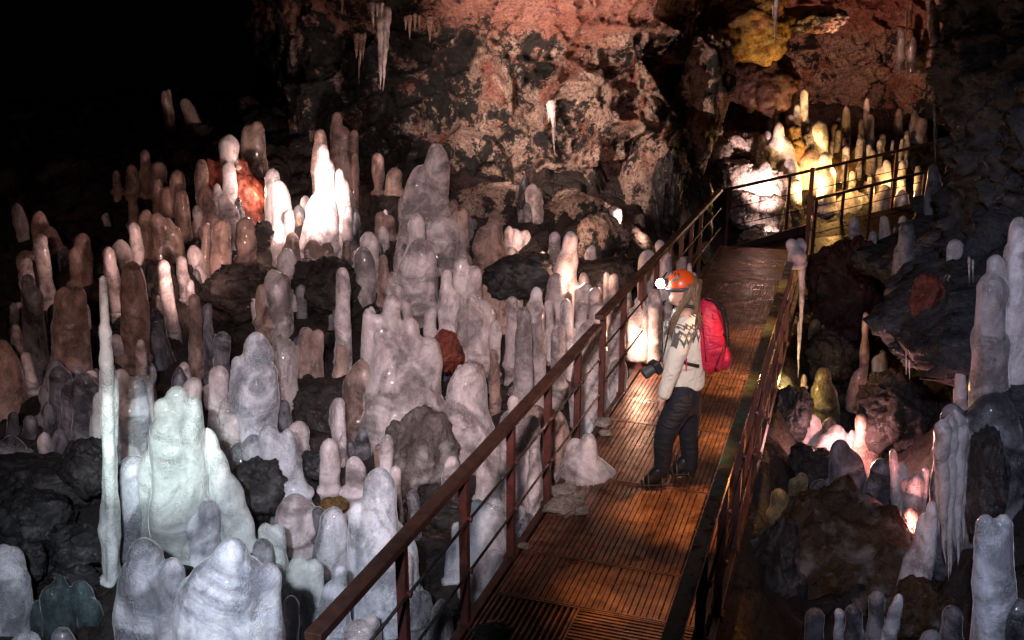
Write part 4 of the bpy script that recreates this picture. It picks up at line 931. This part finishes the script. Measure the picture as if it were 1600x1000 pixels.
# sweater: cream wool with a dark patterned yoke and a zigzag cuff
n = NT('patterned_wool')
sx = n.n.new('ShaderNodeSeparateXYZ'); n.l.new(n.tc.outputs['Object'], sx.inputs[0])
X_, Y_, Z_ = sx.outputs
u = n.math('ADD', X_, n.math('MULTIPLY', Y_, .8))
def tri(f, amp):
    a_ = n.math('FRACT', n.math('MULTIPLY', u, f)); return n.math('MULTIPLY', n.math('ABSOLUTE', n.math('SUBTRACT', a_, .5)), amp)
def band(z0, w, f, amp):
    d = n.math('ABSOLUTE', n.math('SUBTRACT', n.math('SUBTRACT', Z_, z0), tri(f, amp)))
    return n.math('LESS_THAN', d, w)
zy = q(1065, 522).z; zt = q(1065, 482).z
mask = band(zy, .013, 22, .10)
mask = n.math('MAXIMUM', mask, band(zy + .05, .005, 44, .05))
mask = n.math('MAXIMUM', mask, band(zy + .085, .007, 22, -.06))
mask = n.math('MAXIMUM', mask, band(zt - .005, .010, 40, .05))
mask = n.math('MAXIMUM', mask, band(zt - .05, .008, 30, -.05)); mask = n.math('MAXIMUM', mask, band(zt - .085, .007, 30, .05))
mask = n.math('MAXIMUM', mask, band(zy - .02, .008, 22, .12))
zc = q(1038, 611).z
cuff = n.math('MULTIPLY', band(zc, .005, 20, .04), n.math('LESS_THAN', X_, q(1052, 611).x))
mask = n.math('MAXIMUM', mask, cuff)
knit = n.n.new('ShaderNodeTexWave'); knit.inputs['Scale'].default_value = 45; knit.inputs['Distortion'].default_value = 1.5; n.l.new(n.co, knit.inputs['Vector'])
cc = n.mix(n.math('MULTIPLY', mask, .9), (.76, .70, .60), (.03, .027, .027))
M['wool'] = n.out(cc, .9, n.bump(n.noise(120, 3), .35, .004, n.bump(knit.outputs['Fac'], .25, .004, n.bump(n.noise(6, 3, .45, 1.6), .8, .05))), Sheen_Weight=.3)
# body: pelvis root, spine, head, arms with hands, legs and feet
V = []; E = []; Rr = []
def add(p, r, par=None):
    V.append(p); Rr.append(r)
    if par is not None: E.append((par, len(V) - 1))
    return len(V) - 1
pel = add(q(1070, 612), .07)
wai = add(q(1070, 580), .08, pel); che = add(q(1068, 530), .09, wai); nb_ = add(q(1068, 490), .075, che); nk = add(q(1066, 476), .046, nb_)
jaw = add(q(1062, 462), (.062, .060), nk); cr = add(q(1063, 446), (.082, .088), jaw); top = add(q(1065, 432), (.06, .065), cr)
chin = add(q(1049, 467), (.024, .026), jaw); nose = add(q(1045, 453), (.011, .010), add(q(1050, 450), (.038, .042), cr))
mouth = add(q(1047, 461), (.017, .018), chin)
for sd, (sh, el, wr) in ((-1, ((1074, 494), (1055, 562), (1038, 612))), (1, ((1072, 494), (1062, 552), (1040, 572)))):
    dy = sd * .15
    a = add(q(*sh, dy * .85), .058, nb_); b = add(q(*el, dy * 1.35 if sd < 0 else dy * 1.4), .040, a); c = add(q(*wr, dy * 1.25 if sd < 0 else dy * .75), .026, b)
    if sd < 0:
        palm = add(q(1034, 626, -.19), (.036, .016), c)
        for j, (dx, ln, dz) in enumerate(((-.022, .052, .02), (-.010, .062, .01), (.004, .060, 0), (.017, .048, -.01))):
            p0 = V[palm] + Vector((dx * .6, dx * .6, -.02)); k1 = add(p0, .0095, palm); k2 = add(p0 + Vector((-.006, 0, -ln * .45)), .0085, k1); add(p0 + Vector((-.002, .004, -ln * .85)), .0075, k2)
        t1 = add(V[palm] + Vector((-.03, .0, .008)), .010, palm); add(V[t1] + Vector((-.012, .004, -.03)), .0085, t1)
    else:
        palm = add(q(1030, 570, .085), (.033, .017), c)
        for j in range(4):
            p0 = V[palm] + Vector((-.02, -.02, .022 - .017 * j)); k1 = add(p0, .009, palm); k2 = add(p0 + Vector((-.026, -.012, -.002)), .0085, k1); add(p0 + Vector((-.030, -.034, -.002)), .0078, k2)
        t1 = add(V[palm] + Vector((.0, -.028, .02)), .010, palm); add(V[t1] + Vector((-.02, -.016, .008)), .0088, t1)
for sd, (hp, kn, an, tt) in ((-1, ((1066, 618), (1035, 682), (1034, 734), (1008, 748))), (1, ((1074, 618), (1074, 682), (1073, 735), (1052, 747)))):
    dy = sd * .085
    a = add(q(*hp, dy), .062, pel); b = add(q(*kn, dy), .055, a); b2 = add(q((kn[0] + an[0]) / 2 + 2, (kn[1] + an[1]) / 2 - 4, dy), .05, b)
    c = add(q(*an, dy), .034, b2); add(q(*tt, dy), (.03, .022), c)
person = skin('person', V, E, Rr, skinm, None, loc=B0)
tag(person, 'hiker in a cream patterned sweater and orange helmet looking left over the railing', 'person')
# trousers
V = []; E = []; Rr = []
pel = add(q(1070, 612), (.13, .15)); 
add(q(1070, 588), (.105, .12), pel)
for sd, pts in ((-1, ((1063, 632, .100), (1045, 662, .090), (1036, 684, .076), (1036, 712, .068), (1035, 733, .059), (1035, 739, .057))), (1, ((1077, 632, .100), (1075, 660, .084), (1076, 684, .071), (1078, 712, .066), (1076, 734, .057), (1076, 740, .055)))):
    pr_ = pel
    for x, y, r in pts: pr_ = add(q(x, y, sd * (.075 if r > .095 else .09)), r, pr_)
skin('trousers', V, E, Rr, trous, person)
# sweater (torso and both sleeves)
V = []; E = []; Rr = []
c0 = add(q(1068, 536), (.135, .155)); c1 = add(q(1070, 572), (.122, .145), c0); c2 = add(q(1071, 596), (.120, .145), c1); add(q(1071, 612), (.118, .143), c2)
c3 = add(q(1068, 505), (.12, .145), c0); c4 = add(q(1067, 486), (.075, .08), c3); add(q(1066, 478), (.058, .06), c4)
p_ = add(q(1073, 501, -.13), .062, c3)
for x, y, r, dy in ((1069, 516, .072, -.185), (1062, 542, .068, -.205), (1054, 566, .062, -.21), (1046, 590, .056, -.205), (1039, 612, .050, -.195), (1036, 624, .047, -.19)): p_ = add(q(x, y, dy), r, p_)
p_ = add(q(1071, 499, .13), .066, c3)
for x, y, r, dy in ((1068, 525, .062, .19), (1060, 552, .055, .2), (1048, 566, .046, .15), (1042, 569, .040, .12)): p_ = add(q(x, y, dy), r, p_)
skin('sweater', V, E, Rr, M['wool'], person, sub=3)
# boots
for sd, (hx, hy, tx, ty) in ((-1, (1038, 742, 1006, 750)), (1, (1077, 742, 1052, 750))):
    dy = sd * .09
    V = []; E = []; Rr = []
    an = add(qz(hx - 2, .115, dy), (.055, .058)); he = add(qz(hx + 1, .055, dy), (.048, .05), an); mi_ = add(qz((hx + tx) / 2, .058, dy - .005), (.043, .048), an); to = add(qz(tx + 4, .045, dy - .01), (.034, .046), mi_)
    up = add(qz(hx - 1, .17, dy), (.052, .055), an)
    bt = skin('boot', V, E, Rr, black, person)
    sm = MB(); L0 = qz(tx, .03, dy - .012); L1 = qz(hx + 8, .03, dy); sm.beam(L0, L1, .095, .026); so = sm.build('sole', black, bt, bevel=.01)
    cm = MB()
    for t in (.08, .3, .62, .9):
        c = L0.lerp(L1, t)
        for e_ in (-.035, .035): cm.tube([c + Vector((0, e_, -.012)), c + Vector((0, e_, -.029))], [.006, .001], 6)
    for t in (.25, .8):
        c = L0.lerp(L1, t); cm.tube([c + Vector((0, .05 * math.cos(a_), .085 * math.sin(a_) - .008)) for a_ in [math.pi * k / 8 for k in range(9)]], .004, 6)
    cm.tube([L0 + Vector((0, 0, -.016)), L1 + Vector((0, 0, -.016))], .005, 6); cm.build('crampon', plain('crampon_orange' + str(sd), (.22, .10, .02), .5), bt, smooth_=True)
# hair: long wavy strands from under the helmet over the shoulders
hm = NT('brown_hair'); hn = hm.noise(30, 3); hairm = hm.out(hm.mix(hn, (.10, .055, .03), (.28, .17, .10)), .45, hm.bump(hm.noise(150, 2), .4, .004))
mb = MB(); rs = random.Random(5)
hc = q(1066, 446)
mb.ball(q(1079, 452), (.075, .088, .10), 16, 12); mb.ball(q(1080, 474), (.07, .095, .10), 16, 12)
for i in range(260):
    az = rs.uniform(-2.0, 2.0)          # 0 = straight back (+x)
    d = Vector((math.cos(az), math.sin(az), 0)); p0 = hc + Vector((d.x * .085 + .045, d.y * .092, rs.uniform(-.02, .04)))
    front = max(0, -math.cos(az) + .3)
    if front > .3:                         # strands that fall down the chest
        endp = q(rs.uniform(1042, 1054), rs.uniform(505, 535), math.copysign(rs.uniform(.04, .13), d.y)); mid = q(1064, 482, d.y * .14)
    elif rs.random() < .35: endp = q(rs.uniform(1046, 1058), rs.uniform(500, 528), -rs.uniform(.14, .19)); mid = q(1058, 484, -.14)
    else: endp = q(rs.uniform(1085, 1100), rs.uniform(495, 518), d.y * .16); mid = q(1086, 476, d.y * .15)
    pts = []; ph = rs.random() * 6; n_ = 14
    for k in range(n_ + 1):
        t = k / n_; pt = p0 * (1 - t) ** 2 + (mid + Vector((rs.uniform(-.01, .01),) * 3)) * 2 * t * (1 - t) + endp * t * t
        wv = .016 * t; pts.append(pt + Vector((math.sin(ph + t * 16) * wv, math.cos(ph + t * 14) * wv, 0)))
    mb.tube(pts, [.0052 * (1 - .7 * k / n_) for k in range(n_ + 1)], 5)
mb.build('hair', hairm, person, smooth_=True)
m_ = MB(); m_.ball(q(1048.5, 451, -.028), .008, 8, 6); m_.ball(q(1047.5, 451, .02), .008, 8, 6); m_.build('eyes', black, person, smooth_=True)
# helmet with headlamp
org = NT('orange_helmet_shell'); orm = org.out((.72, .085, .012), .38, None, Coat_Weight=.25)
hz = q(1064, 447); HR = (.096, .10, .112)
vs = []; fs = []; NA, NBn = 32, 12
tilt = Matrix.Rotation(R(-7), 3, 'Y')
def hp(u_, v_, k=1.):
    a_ = 2 * math.pi * u_; e_ = math.pi / 2 * v_; r_ = math.cos(e_)
    ridge = 1 + .03 * math.cos(a_ * 2) * math.cos(e_) + .025 * max(0, math.cos(6 * math.asin(max(-1, min(1, math.sin(a_) * math.cos(e_)))))) * math.sin(e_)
    return tilt @ Vector((HR[0] * math.cos(a_) * r_ * (1.1 if math.cos(a_) > 0 else 1.0) * ridge * k, HR[1] * math.sin(a_) * r_ * ridge * k, HR[2] * math.sin(e_) * ridge * k)) + hz
m_ = MB()
for j in range(NBn + 1):
    for i in range(NA): vs.append(hp(i / NA, j / NBn))
for j in range(NBn):
    for i in range(NA): fs.append((j * NA + i, j * NA + (i + 1) % NA, (j + 1) * NA + (i + 1) % NA, (j + 1) * NA + i))
m_.add(vs, fs); he = m_.build('helmet', orm, person, smooth_=True)
sm = he.modifiers.new('thick', 'SOLIDIFY'); sm.thickness = .006
grey = plain('grey_plastic', (.05, .055, .06), .45)
m_ = MB(); m_.tube([hp(i / 32, .03, 1.015) + Vector((0, 0, -.006)) for i in range(33)], .011, 8); m_.build('rim', grey, he, smooth_=True)
teal = plain('teal_stripe', (.03, .25, .28), .4)
m_ = MB(); m_.tube([hp(.56 + .19 * t, .22 + .30 * math.sin(t * 1.4) , 1.012) for t in [k / 10 for k in range(11)]], [.002 + .006 * math.sin(math.pi * k / 10) for k in range(11)], 8); m_.build('stripe', teal, he, smooth_=True)
m_ = MB()
for u0 in (.54, .62, .70, .38, .46): m_.tube([hp(u0, .55, 1.004), hp(u0 - .01, .72, 1.004)], [.007, .004], 8)
m_.build('vent', grey, he, smooth_=True)
m_ = MB(); m_.ball(q(1087, 447), (.03, .05, .018), 10, 8); m_.build('nape_pad', orm, he, smooth_=True)
lp = q(1037, 442, -.01)
m_ = MB(); dirl = Vector((-1, -.25, -.18)).normalized(); m_.tube([lp - dirl * .035, lp - dirl * .012, lp + dirl * .012], [.022, .026, .028], 14); hl = m_.build('headlamp', grey, he, smooth_=True)
m_ = MB(); m_.ball(lp + dirl * .022, .032, 16, 10); m_.build('lens', emit('lit_lens', (.85, .97, 1.), 60), he, smooth_=False)
# backpack (carried: a thing of its own)
BP = B0 + q(1112, 524, .0)
bag = empty('backpack', BP); tag(bag, 'bright red backpack on the back of the hiker', 'backpack')
def bagmesh(c, r, name, mat, par, seed=1, tiltd=-8, pw=2.7, sub=5, wr=.04):
    bm = bmesh.new(); bmesh.ops.create_icosphere(bm, subdivisions=sub, radius=1); Rt = Matrix.Rotation(R(tiltd), 3, 'Y')
    for v in bm.verts:
        d = v.co.normalized(); e = sum(abs(k) ** pw for k in d) ** (-1 / pw)
        tpr = 1 - .22 * max(0, d.z * e) ; e *= 1 + wr * noise.fractal(Vector((d.x * 2.2, d.y * 2.2, d.z * .9 + seed)), 1, 2, 3) + wr * .5 * noise.noise(Vector((d.x * 9, d.y * 9, d.z * 2)))
        v.co = Rt @ Vector((d.x * e * r[0] * tpr, d.y * e * r[1] * tpr, d.z * e * r[2])) + c
    me = bpy.data.meshes.new(name); bm.to_mesh(me); bm.free(); me.polygons.foreach_set('use_smooth', [True] * len(me.polygons)); me.materials.append(mat)
    o = bpy.data.objects.new(name, me); COL.objects.link(o); o.parent = par; return o
bo = B0 - BP
def bq(x, y, dy=0.): return q(x, y, dy) + bo
bagmesh(bq(1108, 524), (.104, .15, .262), 'main_bag', redf, bag, wr=.05)
bagmesh(bq(1126, 553), (.065, .12, .10), 'front_pocket', redf, bag, 4, wr=.05)
m_ = MB(); m_.tube([bq(x, y, -.10) for x, y in ((1101, 466), (1112, 468), (1124, 476), (1131, 500), (1135, 530), (1131, 560), (1118, 580))], .006, 6)
m_.tube([bq(x, y, .06) for x, y in ((1104, 466), (1118, 470), (1130, 480), (1137, 505), (1139, 535), (1134, 562))], .006, 6)
m_.tube([bq(x, y, -.165) for x, y in ((1117, 577), (1124, 558), (1131, 541))], .004, 6); m_.build('compression_strap', black, bag, smooth_=True)
m_ = MB(); m_.tube([bq(x, y, -.02) for x, y in ((1122, 484), (1127, 492), (1131, 505), (1134, 518))], [.004, .012, .012, .004], 8); m_.tube([bq(1098, 476), bq(1101, 466)], .007, 8); m_.build('loop', pinkf, bag, smooth_=True)
m_ = MB(); m_.tube([bq(x, y, -.135) for x, y in ((1092, 488), (1098, 510), (1101, 540), (1103, 566))], .0035, 6); m_.tube([bq(x, y, -.12) for x, y in ((1113, 490), (1118, 515), (1120, 545))], .0035, 6); m_.build('zip', black, bag, smooth_=True)
m_ = MB(); m_.beam(bq(1128, 520, -.105), bq(1133, 526, -.10), .03, .014); m_.build('buckle', black, bag, bevel=.003)
for dy in (-.10, .10):
    m_ = MB(); m_.tube([bq(x, y, dy * f) for x, y, f in ((1096, 492, 1), (1084, 480, 1.05), (1070, 478, 1.1), (1056, 492, 1.15), (1050, 520, 1.1), (1056, 550, 1.2), (1072, 568, 1.45), (1092, 572, 1.4))], .012, 8); m_.build('shoulder_strap', pinkf if dy > 0 else black, bag, smooth_=True)
m_ = MB(); m_.beam(bq(1073, 560, -.152), bq(1072, 578, -.152), .02, .006); m_.build('hip_strap', redf, bag)
# camera held in the far hand, lens pointing down and left
CP = B0 + q(1025, 573, .05); camo = empty('camera', CP); tag(camo, 'small black camera with a lens held in front of the sweater', 'camera')
co_ = B0 - CP
m_ = MB(); dv = Vector((-.85, -.25, -.5)).normalized(); c_ = Vector((0, 0, 0)); upv = dv.cross(Vector((0, 1, 0))).normalized()
m_.beam(c_ - dv * .025, c_ + dv * .025, .12, .085, upv); m_.beam(c_ - dv * .012 + upv * .045, c_ + dv * .018 + upv * .045, .04, .03, upv); m_.build('camera_body', black, camo, bevel=.008)
m_ = MB(); m_.tube([c_ + dv * .02, c_ + dv * .05, c_ + dv * .052, c_ + dv * .1, c_ + dv * .105], [.034, .034, .038, .038, .032], 20); m_.build('lens', grey, camo, smooth_=False)
m_ = MB(); m_.tube([q(x, y, dy) + co_ for x, y, dy in ((1060, 480, -.08), (1048, 500, -.13), (1042, 530, -.10), (1037, 555, -.03), (1030, 566, .0))], .005, 6); m_.build('strap', black, camo, smooth_=True)
# ------------------------------------------------------------------ lamps of the cave tour, the hiker's headlamp and the photographer's lamps, plus added fills
def lamp(name, kind, loc, power, col, rad=.05, target=None, angle=60, blend=.6):
    d = bpy.data.lights.new(name, kind); d.energy = power; d.color = col
    o = bpy.data.objects.new(name, d); COL.objects.link(o); o.location = loc
    d.shadow_soft_size = rad
    if kind == 'SPOT': d.spot_size = R(angle); d.spot_blend = blend
    if target is not None: o.rotation_euler = (Vector(target) - Vector(loc)).to_track_quat('-Z', 'Y').to_euler()
    return o
WARM = (1., .62, .45); PINK = (1., .55, .48); YEL = (1., .68, .25); COOL = (.84, .88, 1.); ORG = (1., .42, .12)
# front light of the photographer: left cool white, pinkish further in; two spots are added fills
lamp('camera_or_fill_lamp', 'SPOT', (-.9, .6, 3.3), 950, COOL, .08, at_y(300, 930, 5.6), 42, 1.)
lamp('camera_or_fill_lamp', 'SPOT', (-.2, .4, 3.7), 1700, (1., .78, .77), .10, at_y(715, 500, 9.5), 38, 1.)
lamp('camera_or_fill_lamp', 'SPOT', (.2, .5, 3.8), 300, (1., .93, .86), .05, B0 + Vector((.05, 0, .8)), 17, .9)  # added fill that brightens the hiker
lamp('camera_or_fill_lamp', 'SPOT', (.5, 1., 3.5), 520, (.74, .78, 1.), .08, at_y(1530, 620, 6.5), 44, .8)
lamp('camera_or_fill_lamp', 'SPOT', (-1.2, 2.2, 2.6), 900, (.88, 1., .95), .05, at_y(255, 700, 6.6), 13, .8)
lamp('camera_or_fill_lamp', 'SPOT', (-1.8, 1.5, 3.2), 420, (1., .60, .50), .08, at_y(150, 500, 9.5), 30, 1.)  # added warm fill for the dark columns at the left
# glare at the left background
lamp('cave_or_fill_lamp', 'SPOT', at_y(480, 320, 10.5), 330, (1., .74, .66), .05, at_y(485, 285, 12.6), 66, .9)
lamp('cave_or_fill_lamp', 'POINT', at_y(437, 385, 11.75) + Vector((0, 0, .1)), 9, (1., .74, .62), .05)
lamp('cave_or_fill_lamp', 'POINT', at_y(408, 300, 12.6), 12, (1., .60, .42), .05)
lamp('cave_or_fill_lamp', 'SPOT', at_y(330, 560, 9.3) + Vector((0, 0, .9)), 80, (1., .62, .52), .1, at_y(220, 380, 12), 90, .9)
# wash over the lit rock face
lamp('cave_or_fill_lamp', 'SPOT', at_y(705, 175, 12.0), 560, (1., .68, .56), .03, at_y(900, 120, 14.5), 104, .9)
lamp('cave_or_fill_lamp', 'POINT', at_y(640, 150, 12.4), 14, (1., .66, .56), .03)  # added weak fill that lights the icicles, no real source
lamp('cave_or_fill_lamp', 'SPOT', at_y(1030, 400, 12.2), 420, (1., .62, .48), .05, at_y(850, 60, 14.2), 60, .9)
lamp('cave_or_fill_lamp', 'POINT', at_y(905, 440, 10.1), 12, (1., .55, .36), .05)
lamp('cave_or_fill_lamp', 'SPOT', at_y(840, 400, 10.8), 60, (1., .6, .45), .04, at_y(900, 330, 13), 90, .9)
# glare by the walkway end
lamp('cave_or_fill_lamp', 'POINT', at_y(1200, 372, 15.42), 60, (1., .72, .62), .05)
lamp('cave_or_fill_lamp', 'SPOT', at_y(1215, 330, 15.05), 330, (1., .68, .58), .05, at_y(1178, 262, 16.3), 66, 1.)
# yellow lamps behind the ramp, and an added fill above them
lamp('cave_or_fill_lamp', 'POINT', at_y(1314, 268, 16.0), 26, (1., .56, .17), .05)
lamp('cave_or_fill_lamp', 'POINT', at_y(1398, 300, 16.3), 12, (1., .60, .18), .04)
lamp('cave_or_fill_lamp', 'SPOT', at_y(1262, 330, 15.6), 430, (1., .60, .22), .05, at_y(1265, 200, 17), 70, .9)
lamp('cave_or_fill_lamp', 'SPOT', at_y(1235, 180, 15.4), 110, (1., .6, .2), .05, at_y(1180, 30, 16.4), 50, .8)
lamp('cave_or_fill_lamp', 'SPOT', at_y(1335, 110, 16.6), 150, (1., .48, .34), .05, at_y(1320, 40, 19.3), 110, 1.)  # added dim reddish fill for the upper right back wall
# lamp by the railing below the headlamp, and the headlamp itself
lamp('cave_or_fill_lamp', 'POINT', at_y(1004, 535, 8.9), 10, (1., .58, .38), .04)
hl_ = B0 + lp + dirl * .03
lamp('headlamp_light', 'SPOT', hl_, 160, (.85, 1., .97), .02, hl_ + Vector((-1, .35, -.12)), 95, .8)
# pink lamps in the right hollow, a yellow one above them
lamp('cave_or_fill_lamp', 'POINT', at_y(1325, 700, 8.2), 30, (1., .45, .40), .04)
lamp('cave_or_fill_lamp', 'POINT', at_y(1420, 825, 6.85), 26, (1., .35, .30), .04)
lamp('cave_or_fill_lamp', 'POINT', at_y(1238, 596, 9.6), 7, (1., .72, .25), .04)
lamp('cave_or_fill_lamp', 'POINT', at_y(1195, 800, 7.3), 5, (1., .6, .2), .04)
# orange lamps over the right half of the grating, and low ones beyond the right railing
for l_, pw, a_ in ((10.4, 200, AR - .28), (8.9, 420, AR - .26), (7.5, 460, AR - .28), (6.1, 420, AR - .36), (4.9, 240, AR - .42)):
    lamp('walkway_lamp', 'SPOT', dk(l_ + .4, AR + .10, 2.75), pw, (1., .48, .15), .03, dk(l_, a_ + .02, 0), 23, 1.)
lamp('cave_or_fill_lamp', 'POINT', dk(9.6, AR + .5, .3), 4, (1., .42, .12), .04)
lamp('cave_or_fill_lamp', 'POINT', dk(6.2, AR + .4, .2), 4, (1., .36, .10), .04)
